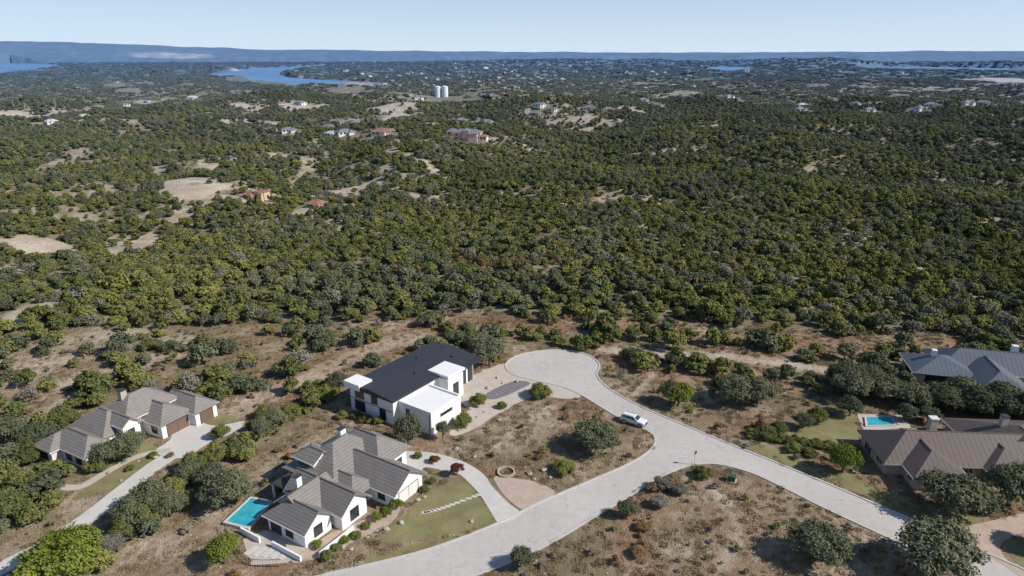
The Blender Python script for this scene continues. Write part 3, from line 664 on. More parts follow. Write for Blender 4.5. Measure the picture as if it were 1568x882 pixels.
def mans(h):
    h.walls('pinkwall',-19,-9,-5,5,7.5,-2); h.roof('farroof',-19,-9,-5,5,7.5,2.4,'y',.8,1,1)
    h.walls('farwhite',9,19,-7,3,3.6,-2); h.roof('terracotta',9,19,-7,3,3.6,1.7,'x',.8,1,1)
    h.walls('pinkwall',-3,3,-9,0,8.5,-2); h.roof('farroof',-3,3,-9,0,8.5,2.0,'y',.6,1,1)
    for c in (-16,-12):
        for z in (1,4.4): h.win('y-',-5,c,z,1.8,2,2)
    for c in (11,14,17): h.win('y-',-7,c,.8,1.5,2,1)
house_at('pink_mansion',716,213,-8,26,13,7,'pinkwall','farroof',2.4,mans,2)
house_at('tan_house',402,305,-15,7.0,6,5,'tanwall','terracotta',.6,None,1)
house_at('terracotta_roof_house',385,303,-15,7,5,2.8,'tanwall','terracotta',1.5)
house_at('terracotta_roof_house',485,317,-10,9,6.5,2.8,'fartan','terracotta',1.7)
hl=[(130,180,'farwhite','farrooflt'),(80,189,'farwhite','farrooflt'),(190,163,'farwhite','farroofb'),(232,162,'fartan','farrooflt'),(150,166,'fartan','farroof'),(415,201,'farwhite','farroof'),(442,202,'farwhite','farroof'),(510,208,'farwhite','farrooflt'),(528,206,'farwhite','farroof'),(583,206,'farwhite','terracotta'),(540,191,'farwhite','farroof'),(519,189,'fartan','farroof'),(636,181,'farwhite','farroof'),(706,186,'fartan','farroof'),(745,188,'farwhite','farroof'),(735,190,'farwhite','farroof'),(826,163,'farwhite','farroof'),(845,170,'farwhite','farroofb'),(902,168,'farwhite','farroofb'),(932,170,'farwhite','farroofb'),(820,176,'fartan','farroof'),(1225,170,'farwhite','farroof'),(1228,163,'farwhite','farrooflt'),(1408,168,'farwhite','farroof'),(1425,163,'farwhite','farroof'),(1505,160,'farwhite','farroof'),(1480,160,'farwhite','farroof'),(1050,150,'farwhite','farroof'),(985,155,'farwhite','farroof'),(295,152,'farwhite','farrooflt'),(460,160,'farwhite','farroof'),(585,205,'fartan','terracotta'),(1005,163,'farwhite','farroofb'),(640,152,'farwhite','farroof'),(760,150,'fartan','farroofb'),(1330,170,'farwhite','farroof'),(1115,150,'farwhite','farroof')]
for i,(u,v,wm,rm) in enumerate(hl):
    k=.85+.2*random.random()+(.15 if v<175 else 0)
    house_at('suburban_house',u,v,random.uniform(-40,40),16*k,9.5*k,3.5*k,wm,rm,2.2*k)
# water tanks
bx_,by_=G(676,149); dist=math.hypot(bx_,by_)
for du in (-5.3,5.3):
    R=dist*4.6/F; x=bx_+du*dist/F; y=by_; z=float(hgt(x,y)); Hh=R*2*1.55
    prof=[(R,-3),(R,0),(R*1.0,Hh*.33),(R*1.015,Hh*.335),(R*1.015,Hh*.345),(R,Hh*.35),(R,Hh*.66),(R*1.015,Hh*.665),(R*1.015,Hh*.675),(R,Hh*.68),(R,Hh),(R*1.03,Hh),(R*1.03,Hh*1.015),(R*.7,Hh*1.07),(R*.3,Hh*1.10),(.5,Hh*1.105),(.5,Hh*1.13),(0.01,Hh*1.13)]
    V=[];Fc=[];N=32
    for r_,zz in prof:
        for c in range(N): V.append((r_*math.cos(6.28318*c/N),r_*math.sin(6.28318*c/N),zz))
    for a in range(len(prof)-1):
        for c in range(N): Fc.append((a*N+c,a*N+(c+1)%N,(a+1)*N+(c+1)%N,(a+1)*N+c))
    o=mesh_obj('water_tank',V,Fc,[M['tankblue']]); o.location=(x,y,z); EXC.append([(x-R*2,y-R*5),(x+R*2,y-R*5),(x+R*2,y+R*2),(x-R*2,y+R*2)])
# utility poles
for u,v in ((86,165),(40,172),(130,160),(22,168)):
    x,y=G(u,v); z=float(hgt(x,y)); p=B('utility_pole',x,y,20,z,foot=False); p.box('pole','fartan',-.25,.25,-.25,.25,-1,14); p.box('crossarm','fartan',-2,2,-.15,.15,12,12.4)
    for c in (-1.7,0,1.7): p.box('insulators','farroof',c-.15,c+.15,-.12,.12,12.4,12.9)
    p.done()
# ------------------------------------------------------------------ car
def car(name,u,v,ang,paint):
    x,y=G(u,v,0); e=bpy.data.objects.new(name,None); COL.objects.link(e); e.location=(x,y,.025); e.rotation_euler=(0,0,math.radians(ang))
    prof=[(-2.55,.45),(-2.6,.8),(-2.52,1.08),(-2.45,1.15),(-2.3,1.72),(-2.1,1.80),(.15,1.80),(.4,1.75),(1.1,1.18),(2.2,1.05),(2.5,.92),(2.58,.6),(2.5,.42)]
    bm=bmesh.new(); W=.98
    rows=[]
    for s_ in (-1,1):
        r=[]
        for (a,b) in prof:
            w=W if b<1.2 else W-.22*(b-1.1)/.7*1.0
            r.append(bm.verts.new((a,s_*w,b)))
        rows.append(r)
    n=len(prof)
    bm.faces.new(rows[0]); bm.faces.new(rows[1][::-1])
    for i in range(n): bm.faces.new((rows[0][i],rows[1][i],rows[1][(i+1)%n],rows[0][(i+1)%n]))
    bmesh.ops.recalc_face_normals(bm,faces=bm.faces)
    me=bpy.data.meshes.new('body'); bm.to_mesh(me); me.materials.append(paint); o=bpy.data.objects.new('body',me); link(o,e)
    bv=o.modifiers.new('b','BEVEL'); bv.width=.06; bv.segments=2; bv.limit_method='ANGLE'
    def quad(nm,P,m): mesh_obj(nm,P,[(0,1,2,3)],[m],parent=e)
    quad('windscreen',[(1.08,-.84,1.215),(1.08,.84,1.215),(.46,.72,1.735),(.46,-.72,1.735)],M['glass'])
    quad('rear_window',[(-2.455,.8,1.24),(-2.455,-.8,1.24),(-2.34,-.72,1.68),(-2.34,.72,1.68)],M['glass'])
    for s_ in (-1,1):
        for a,b,c,d in ((-2.2,-1.35,-2.1,-1.35),(-1.27,-.3,-1.27,-.3),(-.22,.85,-.22,.3)):
            quad('side_window',[(a,s_*.972,1.22),(b,s_*.972,1.22),(d,s_*.818,1.70),(c,s_*.818,1.70)],M['glass'])
    for a in (-1.6,1.6):
        for s_ in (-1,1):
            V=[];Fc=[];N=18
            for q_,r_ in ((.0,.2),(.0,.36),(.03,.39),(.22,.39),(.25,.36),(.25,.2)):
                for c in range(N): V.append((a+r_*math.cos(6.2832*c/N),s_*(.78+q_),.39+r_*math.sin(6.2832*c/N)))
            for k in range(5):
                for c in range(N): Fc.append((k*N+c,k*N+(c+1)%N,(k+1)*N+(c+1)%N,(k+1)*N+c))
            mesh_obj('tyre',V,Fc,[M['iron']],parent=e)
            V=[(a+.2*math.cos(6.2832*c/N),s_*1.028,.39+.2*math.sin(6.2832*c/N)) for c in range(N)]; mesh_obj('wheel_hub',V,[tuple(range(N))],[M['farrooflt']],parent=e)
    b=B.__new__(B); b.e=e; b.parts={}; b.foot=False; b.x=b.y=b.a=0
    for s_ in (-1,1):
        b.box('headlights','farrooflt',2.42,2.6,s_*.62-.2,s_*.62+.2,.72,.9); b.box('tail_lights','redlamp',-2.63,-2.5,s_*.82-.1,s_*.82+.1,.85,1.1); b.box('mirrors','trim',.75,.95,s_*1.06-.1,s_*1.06+.1,1.15,1.32)
        b.box('roof_rails','trim',-1.9,.1,s_*.68-.03,s_*.68+.03,1.81,1.86)
    b.box('grille','trim',2.5,2.61,-.4,.4,.6,.85); b.box('bumpers','trim',2.45,2.66,-.9,.9,.38,.56); b.box('bumpers','trim',-2.68,-2.5,-.9,.9,.4,.58)
    b.done()
M['redlamp']=simple('red_lamp',(.25,.02,.03),.4,.05,1)
M['carpaint']=NT('white_car_paint').fin((.72,.74,.77),.25,spec=.6)
car('parked_suv',970,648,-32,M['carpaint'])
# stop sign
x,y=G(1063,712,0); p=B('stop_sign',x,y,35,0,foot=False); p.box('post','farrooflt',-.04,.04,-.04,.04,0,2.9)
V=[(.38*math.cos(math.pi/8+i*math.pi/4),-.06,2.6+.38*math.sin(math.pi/8+i*math.pi/4)) for i in range(8)]+[(.38*math.cos(math.pi/8+i*math.pi/4),-.045,2.6+.38*math.sin(math.pi/8+i*math.pi/4)) for i in range(8)]
p.add('sign_plate','redlamp',V,[tuple(range(8))[::-1],tuple(range(8,16))]+[(i,(i+1)%8,8+(i+1)%8,8+i) for i in range(8)]); p.done()
# utility box
x,y=G(1120,736,0); p=B('utility_box',x,y,-25,0); M['green']=simple('green_paint',(.04,.10,.06),.6,.1,1); p.box('cabinet','green',-.6,.6,-.5,.5,.1,1.0); p.box('lid','green',-.66,.66,-.56,.56,1.0,1.1); p.box('pad','concrete',-.8,.8,-.7,.7,0,.1); p.done()
# fire pit ring
x,y=G(775,724,0); V=[];Fc=[];N=20
for r_,z_ in ((1.6,0),(1.6,.32),(1.3,.32),(1.3,.05)):
    for c in range(N): V.append((x+r_*math.cos(6.2832*c/N)*random.uniform(.95,1.05),y+r_*math.sin(6.2832*c/N)*random.uniform(.95,1.05),z_+random.uniform(0,.08)))
for a in range(3):
    for c in range(N): Fc.append((a*N+c,a*N+(c+1)%N,(a+1)*N+(c+1)%N,(a+1)*N+c))
mesh_obj('stone_fire_pit',V,Fc,[M['rock']])
# iron fences
def fence(px,h=1.3):
    L=catmull(GP(px,0),6,False); V=[];Fc=[]
    def bx(a,b,z0,z1,t=.03):
        dx,dy=b[0]-a[0],b[1]-a[1]; l=math.hypot(dx,dy)+1e-9; n=(-dy/l*t,dx/l*t); k=len(V)
        for z in (z0,z1): V.extend([(a[0]-n[0],a[1]-n[1],z),(b[0]-n[0],b[1]-n[1],z),(b[0]+n[0],b[1]+n[1],z),(a[0]+n[0],a[1]+n[1],z)])
        Fc.extend([(k+4,k+5,k+6,k+7)]+[(k+i,k+(i+1)%4,k+4+(i+1)%4,k+4+i) for i in range(4)])
    for a,b in zip(L[:-1],L[1:]):
        bx(a,b,h-.06,h,.025); bx(a,b,.15,.2,.025)
        l=math.hypot(b[0]-a[0],b[1]-a[1]); m=max(1,int(l/.35))
        for i in range(m):
            t=i/m; c=(a[0]+(b[0]-a[0])*t,a[1]+(b[1]-a[1])*t); d=(c[0]+.03*(b[0]-a[0])/l,c[1]+.03*(b[1]-a[1])/l); bx(c,d,0,h,.012)
    mesh_obj('iron_fence',V,Fc,[M['iron']])
fence([(478,640),(500,645),(545,655),(600,665)]); fence([(345,812),(372,862),(430,868)]); fence([(430,724),(395,752),(372,768)])
fence([(1215,690),(1260,705),(1305,720)],1.2)
# boulders
def rocks(name,pts,s0):
    bm=bmesh.new()
    for x,y in pts:
        s=s0*random.uniform(.5,1.3); m=Matrix.Translation((x,y,s*.3))@Matrix.Rotation(random.uniform(0,6),4,'Z')@Matrix.Diagonal((s,s*random.uniform(.6,1),s*random.uniform(.5,.8),1))
        r=bmesh.ops.create_icosphere(bm,subdivisions=1,radius=1,matrix=m)
        for v in r['verts']: v.co+=Vector((random.uniform(-1,1),random.uniform(-1,1),random.uniform(-1,1)))*s*.2
    me=bpy.data.meshes.new(name); bm.to_mesh(me); me.materials.append(M['rock']); link(bpy.data.objects.new(name,me))
rk=[G(u+random.uniform(-3,3),v+random.uniform(-2,2),0) for u,v in ((722,800),(732,640),(740,633),(715,655),(705,660),(735,570),(742,567),(760,577),(820,735),(845,730),(835,722),(615,800),(575,815),(540,840),(525,838),(820,592),(165,725),(215,705),(185,735),(240,700),(280,705),(765,645),(650,760),(642,768),(720,628),(728,622),(750,596),(770,588),(790,586),(760,606),(812,728),(700,690),(725,700),(880,720),(560,825),(590,812))]
rocks('garden_boulders',rk,.5)
rk=[]
for _ in range(700):
    u=random.uniform(0,1568); v=random.uniform(520,880); x,y=G(u,v,0)
    if any(pip(np.array([x]),np.array([y]),P)[0] for P in EXC): continue
    rk.append((x,y))
rocks('field_stones',rk,.17)
# ------------------------------------------------------------------ named near trees
near={}
def nm(kind,i):
    k=(kind,i)
    if k not in near:
        mat={'o':'oak','j':'juniper','l':'light','a':'autumn','g':'grey','r':'red'}[kind]
        near[k]=tree_mesh('%s_tree_mesh_%d'%(mat,i),100+i*7+ord(kind),5.,6.6 if kind!='j' else 6.2,1.0 if kind!='j' else .3,38,11500,.22,mat,flat=.8,core=.62,lrr=(.14,.36),rf=.82,rough=1.5)
    return near[k]
NAMES={'o':'live_oak_tree','j':'juniper_tree','l':'green_shade_tree','a':'autumn_tree','g':'bare_brush','r':'red_leaf_shrub'}
def T(kind,u,v,R,H,name=None):
    x,y=G(u,v,0); me=nm(kind,random.randrange(3)); o=bpy.data.objects.new(name or (NAMES[kind] if R>1.7 else 'garden_shrub'),me); COL.objects.link(o)
    o.location=(x,y,0); o.rotation_euler=(0,0,random.uniform(0,6.28)); s=R/5; o.scale=(s,s*random.uniform(.9,1.1),H/6.4)
for t in [('l',100,890,6.0,7),('l',345,862,2.5,4.2),('o',910,686,4.7,5.3),('j',865,723,2.2,2.5),('o',625,682,2.9,6),('o',678,672,1.3,3.8),('r',700,728,1.25,2.4),('l',1290,724,2.6,5.5),
 ('o',1452,785,5.3,6.5),('o',1545,775,4.4,7.5),('o',1428,876,5.8,7.5),('o',1258,858,4.2,5.3),('o',797,868,1.9,3.2),('j',1075,730,1.6,2.2),('o',960,792,1.7,3),('l',1038,622,3.2,5),('o',1025,618,2.6,5),
 ('o',1125,615,4.0,6),('o',1160,618,4.2,5.6),('o',975,556,2.6,3.5),('o',1030,560,2.2,3),('j',1105,592,2.2,3),('o',750,560,4.6,7),('o',735,540,3,5),('j',825,607,2.7,3.5),('j',733,620,2.1,3.0),('j',768,624,1.2,1.5),('j',710,652,2.0,2.8),
 ('o',350,775,4.2,6),('o',318,745,2.5,4),('o',165,712,2.6,4.5),('o',200,700,3.,5),('j',150,720,1.8,3),('o',400,668,2,4),('j',225,640,1.8,4),
 ('o',1300,612,4.2,6),('o',1345,610,4.6,5),('o',1392,622,4.4,5),('o',1440,626,4.5,5),('o',1495,634,4.6,5.5),('o',1540,642,4.6,5.5),('o',1590,650,5,7),('o',1290,590,4,5.5),('o',1325,592,4,5),('o',1470,612,4,5),('o',1530,620,4.2,5),('o',1300,636,2.6,4),('o',1385,644,2.4,3.6),('o',1420,646,2.2,3.4),('j',1250,645,2,3.5),('j',1172,668,2.2,2.6),('j',1192,664,2,2.6),('o',1230,655,2,3),
 ('j',1215,690,1.6,1.8),('j',1240,697,1.6,1.6),('o',1600,840,3,5),
 ('j',40,760,3,5),('j',15,790,3.4,5),('o',205,800,3,4.5),('o',235,782,3.5,5),('j',265,765,2.8,4.5),('o',290,740,2.5,4),('j',190,822,2.2,3.5),('j',225,805,2.6,4),('o',260,790,2.6,4),('j',300,722,2.4,4),('j',330,702,2.2,3.5),('j',360,690,2.,3),('o',420,655,2.4,4),('j',445,640,2.2,3.6),('j',405,640,2.,3.5),('g',170,845,2,2.5),('l',592,790,1.1,1.6),('l',607,780,1.2,1.8),('l',578,796,1.,1.3),('j',560,808,.9,1.1),('j',545,822,1,1.),('l',528,830,.9,1.),('j',515,842,.9,1.2),('l',485,838,.9,1),('r',556,768,.8,1.2),('j',650,752,.9,1.3),('j',662,740,.9,1.2),('j',500,856,1.0,1.8),('j',640,700,.9,1.2),('r',665,708,1,1.2),
 ('j',545,640,1.4,1.6),('j',560,645,1.4,1.7),('j',580,648,1.3,1.6),('j',525,640,1.5,1.8),('a',1000,752,1.3,1.5),('a',1030,742,1.7,1.8),('g',1010,775,1.7,1.8),('a',978,850,1.3,1.3),('a',985,810,1.2,1.2),('g',1015,748,1.8,2),('g',1040,755,1.5,1.6),('j',340,670,2,3.2),('j',395,660,1.8,3),('l',235,700,.9,1),('l',200,720,.8,.9),('a',262,700,.7,.9),('j',450,700,.9,1),
 ('o',520,600,2.6,4.5),('j',500,612,2.4,4),('j',475,620,2.3,3.8),('o',60,690,3.4,5.5),('j',35,710,3,5),('j',95,655,3,5),('o',20,680,3.5,5.5),('j',70,742,2.4,3.6),('j',0,740,3.2,5)]: T(*t)
for i in range(22):
    u=1150+i*7.5+random.uniform(-2,2); T('j',u,668+i*1.2+random.uniform(-2,2),random.uniform(.9,1.5),random.uniform(1.2,2.0),'hedge_shrub')
# ------------------------------------------------------------------ forest scatter
jm=[tree_mesh('juniper_m%d'%i,300+i,2.7,4.0,.2,12,820,.31,'juniper',core=.76,lrr=(.2,.42),rf=.72) for i in range(6)]
om=[tree_mesh('oak_m%d'%i,330+i,3.1,4.2,.35,14,920,.31,'oak',core=.76,lrr=(.2,.40),rf=.74) for i in range(4)]
am=[tree_mesh('autumn_m%d'%i,350+i,2.2,3.0,.3,9,500,.26,'autumn',core=.5) for i in range(1)]
gm=[tree_mesh('grey_m%d'%i,360+i,2.6,3.6,.3,12,480,.22,'grey',core=.35) for i in range(1)]
FC=proto('woodland_prototypes',jm+om+am+gm)
def cand(r0,r1,sp,azm=50,seed=1):
    r=np.random.default_rng(seed); xs=np.arange(-r1,r1,sp); ys=np.arange(0,r1,sp); x,y=np.meshgrid(xs,ys)
    x=x+(np.arange(x.shape[0])[:,None]*sp*.618)%sp; x=x.ravel();y=y.ravel()
    rr=np.hypot(x,y); k=(rr>=r0)&(rr<r1)&(np.abs(np.degrees(np.arctan2(x,y)))<azm); x=x[k];y=y[k]
    x=x+r.uniform(-.85,.85,len(x))*sp; y=y+r.uniform(-.85,.85,len(y))*sp; return x,y,r
def excl(x,y,polys,grow=0):
    m=np.zeros(x.shape,bool)
    for P in polys:
        m|=pip(x,y,P)
        if grow:
            for a,b in ((grow,0),(-grow,0),(0,grow),(0,-grow)): m|=pip(x+a,y+b,P)
    return m
HL=[([(235,612),(330,606),(410,596),(480,607),(522,592)],4,.9),([(478,612),(440,640),(390,672),(345,705),(300,745)],3.5,.6),([(0,728),(50,695),(75,655),(120,622),(180,592),(250,560),(310,545)],6,.75),([(0,800),(40,775),(70,745)],5,.85),
 ([(520,532),(640,522),(700,512),(800,516),(900,507),(1000,517),(1100,527),(1270,548)],3.5,.75),([(1270,572),(1360,560),(1568,540)],5,.7),([(500,560),(470,590)],3,.5),([(660,540),(720,530)],4,.7),([(1180,668),(1200,660)],3,.5),([(200,610),(240,640),(255,630)],3,.5),([(0,880),(60,860)],3,.5),([(280,770),(210,820),(170,870)],4,.55),([(560,545),(530,560)],4,.5),([(940,560),(1080,575),(1200,600),(1300,590)],7,.28)]
HLW=[(GP(p,0),w,d) for p,w,d in HL]
allp=[]
def add(x,y,r,smin,smax,mode):
    bare,tr,red,forest,far=masks(x,y); R=np.hypot(x,y)
    open_=fbm(x,y,75,41,3); opn2=fbm(x,y,300,42,2); gap=fbm(x,y,26,43,2)
    left=sm(0,-260,x)*sm(260,330,R); nearf=1-sm(230,340,R); right=sm(-.1,.25,x/np.maximum(y,1))
    dens=forest*np.clip(1.08-.62*sm(.3,.85,open_+.25*opn2+.32*left-.35*nearf-.22*right)-.3*sm(.25,.7,gap-.15*right),.15,1)
    dens=dens*np.clip(1-1.15*np.maximum(bare,tr*1.3),0,1)
    nr_=(forest<.5)
    cl=np.clip(.5+1.3*fbm(x,y,24,46,2),0,1.6)
    semi=np.where(nr_&(R>128)&(x<-38),.38,0.)*cl+np.where(nr_&(R>150)&(x>-38),.30,0.)*cl
    semi=semi*(tr<.3)
    d2=semi
    for ln,w,dd in HLW:
        dl=dline(x,y,ln); d2=np.maximum(d2,np.where(dl<w,dd,0))
    dens=np.maximum(dens,np.where(forest<.9,d2*(tr<.3),0))
    k=r.uniform(0,1,len(x))<dens
    k&=~excl(x,y,EXC,2.2)
    for W in LAKES: k&=~pip(x,y,W)
    x=x[k];y=y[k];opn2=opn2[k];f=forest[k]; n=len(x)
    sp=r.uniform(0,1,n); oakp=np.clip(.32+.45*fbm(x,y,160,44,2),.05,.85)
    ix=np.where(r.uniform(0,1,n)<oakp,6+r.integers(0,4,n),r.integers(0,6,n))
    aut=sm(.5,.95,fbm(x,y,110,45,2))*.10+.008
    ax,ay=G(840,408); aut=aut+.4*np.exp(-(((x-ax)/45)**2+((y-ay)/12)**2))
    ix=np.where(sp<aut,10,ix); ix=np.where((sp>.94),11,ix)
    s=smin+(smax-smin)*r.beta(1.6,2.2,n)*1.15; s=s*(1+.18*fbm(x,y,60,47,2))
    sc=np.stack([s*r.uniform(.85,1.2,n),s*r.uniform(.85,1.2,n),s*r.uniform(.8,1.2,n)],1)
    allp.append((np.stack([x,y,hgt(x,y)],1),np.stack([np.zeros(n),np.zeros(n),r.uniform(0,6.28,n)],1),sc,ix))
x,y,r=cand(95,520,3.3,52,1); add(x,y,r,.42,1.22,0)
x,y,r=cand(520,1350,4.6,50,2); add(x,y,r,.5,1.4,0)
P_=[np.concatenate(a) for a in zip(*allp)]
scatter('juniper_oak_woodland',*P_,FC); print('woodland',len(P_[0]))
def grove(seed,mat):
    r=np.random.default_rng(seed); V=[];Fa=[];sh=[]
    for t in range(10):
        cx,cy=r.uniform(-9,9,2); R=r.uniform(2.2,3.6); H=r.uniform(2.6,4.4); N=110
        d=r.normal(size=(N,3)); d/=np.linalg.norm(d,axis=1)[:,None]; d[:,2]=np.abs(d[:,2]); sh0=r.uniform(.1,.9)
        for i in range(N):
            p=np.array([cx,cy,0])+d[i]*np.array([R,R,H])*r.uniform(.75,1.1); n=d[i]*.8+r.normal(size=3)*.35+np.array([0,0,.4]); n/=np.linalg.norm(n); t_=np.cross(n,r.normal(size=3)); t_/=np.linalg.norm(t_); b=np.cross(n,t_); s=r.uniform(.5,.95); k=len(V)
            V+=[(p-t_*s).tolist(),(p-b*s).tolist(),(p+t_*s).tolist(),(p+b*s).tolist()]; Fa.append((k,k+1,k+2,k+3)); sh.append(sh0*.7+r.uniform(0,.3))
    me=bpy.data.meshes.new('grove_%d'%seed); me.from_pydata(V,[],Fa); me.materials.append(M[mat]); a=me.attributes.new('shade','FLOAT','FACE'); a.data.foreach_set('value',np.array(sh,np.float32)); return me
GC=proto('grove_prototypes',[grove(1,'juniper'),grove(2,'juniper'),grove(3,'oak'),grove(4,'oak'),grove(5,'oak')])
allp2=[]
for r0,r1,sp,s0,sd in ((1350,3800,15,1.0,5),(3800,10500,42,2.0,6)):
    x,y,r=cand(r0,r1,sp,48,sd); bare,tr,red,forest,far=masks(x,y)
    dens=np.clip(.98-.85*sm(.2,.75,fbm(x,y,420,51,3)),.12,1)*np.clip(1-1.3*bare,0,1)
    k=r.uniform(0,1,len(x))<dens; k&=~excl(x,y,EXC,0)
    for W in LAKES:
        for dd in (0,40,90,160,240,340): k&=~pip(x*(1+dd/np.hypot(x,y)),y*(1+dd/np.hypot(x,y)),W)
    x=x[k];y=y[k];n=len(x); s=s0*r.uniform(.7,1.15,n)
    allp2.append((np.stack([x,y,hgt(x,y)-.3],1),np.stack([0*x,0*x,r.uniform(0,6.28,n)],1),np.stack([s,s,s*r.uniform(.6,1.1,n)*.9],1),r.integers(0,5,n)))
P2=[np.concatenate(a) for a in zip(*allp2)]
scatter('distant_woodland',*P2,GC); print('distant',len(P2[0]))
# distant town
def hproto(i,wm,rm):
    wx,wy,hh=17,10,4.2; b=B('tmp',0,0,0,foot=False); b.walls(wm,-wx/2,wx/2,-wy/2,wy/2,hh); b.roof(rm,-wx/2,wx/2,-wy/2,wy/2,hh,2.4,'x',.6,1,1); b.walls(wm,1,7,-9,0,hh*.9); b.roof(rm,1,7,-9,0,hh*.9,2,'y',.5,1,0); b.win('y-',-wy/2,-4,.6,4,1.8,3)
    V=[];Fc=[];mi=[];mats=[]
    for (p,m),(v,f) in b.parts.items():
        k=len(V); V+=v; Fc+=[tuple(q+k for q in ff) for ff in f]; mi+=[len(mats)]*len(f); mats.append(M[m])
    bpy.data.objects.remove(b.e); me=bpy.data.meshes.new('town_house_%d'%i); me.from_pydata(V,[],Fc)
    for m in mats: me.materials.append(m)
    me.polygons.foreach_set('material_index',mi); return me
TC=proto('town_prototypes',[hproto(0,'farwhite','farroof'),hproto(1,'farwhite','farrooflt'),hproto(2,'fartan','farroofb'),hproto(3,'farwhite','farroofb'),hproto(4,'fartan','farroof'),hproto(5,'fartan','terracotta')])
tp=[]
for _ in range(200):
    q_=random.random()
    if q_<.68: u=random.gauss(800,180); v=random.gauss(120,13)
    elif q_<.92: u=random.uniform(450,1568); v=random.uniform(93,150)
    else: u=random.uniform(0,1568); v=random.uniform(120,165)
    if not 91<v<168: continue
    x,y=G(u,v)
    if any(pip(np.array([x]),np.array([y]),W)[0] for W in LAKES): continue
    tp.append((x,y,float(hgt(x,y)),math.hypot(x,y)))
tp=np.array(tp); n=len(tp); s=np.clip(tp[:,3]/2900,.8,1.7)*rng.uniform(.6,1.2,n)
scatter('distant_town',tp[:,:3]+np.array([0,0,1.8])*s[:,None],np.stack([np.zeros(n),np.zeros(n),rng.uniform(0,6.28,n)],1),np.stack([s,s,s*1.0],1),rng.integers(0,6,n),TC)
# ------------------------------------------------------------------ scrub + dry grass near
def tuft(seed,n,hh,sp,mat='grass'):
    r=np.random.default_rng(seed); V=[];Fa=[]
    for i in range(n):
        a=r.uniform(0,6.28); d=sp*math.sqrt(r.uniform()); x,y=math.cos(a)*d,math.sin(a)*d; w=r.uniform(.03,.07); b=r.uniform(0,6.28); h_=hh*r.uniform(.5,1.1); lx,ly=r.normal(size=2)*hh*.3; k=len(V)
        V+=[(x-w*math.cos(b),y-w*math.sin(b),-.02),(x+w*math.cos(b),y+w*math.sin(b),-.02),(x+lx,y+ly,h_)]; Fa.append((k,k+1,k+2))
    me=bpy.data.meshes.new('tuft%d'%seed); me.from_pydata(V,[],Fa); me.materials.append(M[mat]); a=me.attributes.new('shade','FLOAT','FACE'); a.data.foreach_set('value',r.uniform(0,1,len(Fa)).astype(np.float32)); return me
SC=proto('grass_prototypes',[tuft(1,60,.3,.55),tuft(2,80,.24,.8),tuft(3,50,.42,.45),tuft(4,70,.28,.7)])
x,y,r=cand(66,240,1.0,50,9); bare,tr,red,forest,far=masks(x,y)
k=(r.uniform(0,1,len(x))<np.clip(.5+.6*fbm(x,y,12,61,3),.03,.95)*np.clip(1-tr*1.1-bare*.5,0,1))&~excl(x,y,EXC,.25)&(forest<.9)
x=x[k];y=y[k];n=len(x); s=r.uniform(.6,1.3,n)
scatter('dry_grass',np.stack([x,y,hgt(x,y)],1),np.stack([0*x,0*x,r.uniform(0,6.28,n)],1),np.stack([s,s,s*r.uniform(.6,1.2,n)],1),r.integers(0,4,n),SC); print('grass',n)
bmh=[tree_mesh('bush_m%d'%i,400+i,.8,.95,.05,6,260,.12,m,core=.6,trunk=False) for i,m in enumerate(('juniper','oak','autumn','grey'))]
BC=proto('bush_prototypes',bmh)
x,y,r=cand(66,240,2.1,50,10); bare,tr,red,forest,far=masks(x,y)
k=(r.uniform(0,1,len(x))<np.clip(.12+.34*fbm(x,y,22,62,3),.02,.55)*np.clip(1-tr,0,1)+.45*red*(y<110))&~excl(x,y,EXC,.8)&(forest<.9)
x=x[k];y=y[k];red=red[k];n=len(x); s=r.uniform(.35,1.3,n); ii=r.choice(4,n,p=[.3,.2,.25,.25]); ii=np.where((red>.5)&(y<110)&(r.uniform(0,1,n)<.8),2,ii)
scatter('scrub_bushes',np.stack([x,y,hgt(x,y)],1),np.stack([0*x,0*x,r.uniform(0,6.28,n)],1),np.stack([s,s,s],1),ii,BC); print('bush',n)
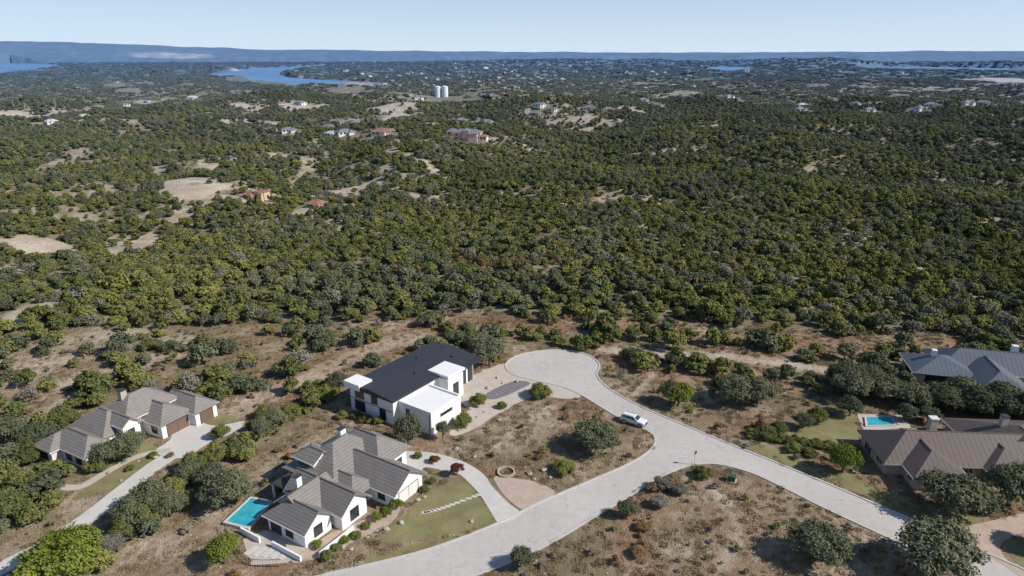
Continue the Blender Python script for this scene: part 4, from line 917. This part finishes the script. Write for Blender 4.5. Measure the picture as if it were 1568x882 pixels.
# ------------------------------------------------------------------ light
EL=math.radians(38); sd=Vector((math.cos(EL)*math.cos(math.radians(-14)),math.cos(EL)*math.sin(math.radians(-14)),math.sin(EL)))
sl=bpy.data.lights.new('sun','SUN'); sl.energy=5.0; sl.angle=math.radians(.53); sl.color=(1,.945,.86); so=bpy.data.objects.new('sun',sl); COL.objects.link(so); so.rotation_euler=sd.to_track_quat('Z','Y').to_euler(); so.location=(60,0,90)
w=bpy.data.worlds.new("World"); scene.world=w; w.use_nodes=True; nt=w.node_tree; bg=nt.nodes['Background']
sk=nt.nodes.new('ShaderNodeTexSky'); sk.sky_type='NISHITA'; sk.sun_disc=False; sk.sun_elevation=EL; sk.sun_rotation=math.atan2(sd.x,sd.y); sk.air_density=1.0; sk.dust_density=.2; sk.ozone_density=3.0; sk.altitude=300
N=nt.nodes.new; L=nt.links.new
tc=N('ShaderNodeTexCoord'); va=N('ShaderNodeVectorMath'); va.operation='MULTIPLY_ADD'; va.inputs[1].default_value=(1,1,1.2); va.inputs[2].default_value=(0,0,.08)
vn=N('ShaderNodeVectorMath'); vn.operation='NORMALIZE'
L(tc.outputs['Generated'],va.inputs[0]); L(va.outputs[0],vn.inputs[0]); L(vn.outputs[0],sk.inputs[0])
sx=N('ShaderNodeSeparateXYZ'); L(tc.outputs['Generated'],sx.inputs[0])
m1=N('ShaderNodeMath'); m1.operation='MAXIMUM'; L(sx.outputs[2],m1.inputs[0]); m1.inputs[1].default_value=0
m2=N('ShaderNodeMath'); m2.operation='MULTIPLY'; L(m1.outputs[0],m2.inputs[0]); m2.inputs[1].default_value=-7.0
m3=N('ShaderNodeMath'); m3.operation='EXPONENT'; L(m2.outputs[0],m3.inputs[0])
m4=N('ShaderNodeMath'); m4.operation='MULTIPLY'; L(m3.outputs[0],m4.inputs[0]); m4.inputs[1].default_value=.94
mx=N('ShaderNodeMix'); mx.data_type='RGBA'; mx.inputs[7].default_value=(5.7,6.8,8.0,1)
L(m4.outputs[0],mx.inputs[0]); L(sk.outputs[0],mx.inputs[6]); L(mx.outputs[2],bg.inputs[0]); bg.inputs[1].default_value=.118
scene.view_settings.view_transform='Standard'; scene.view_settings.look='None'; scene.view_settings.exposure=0
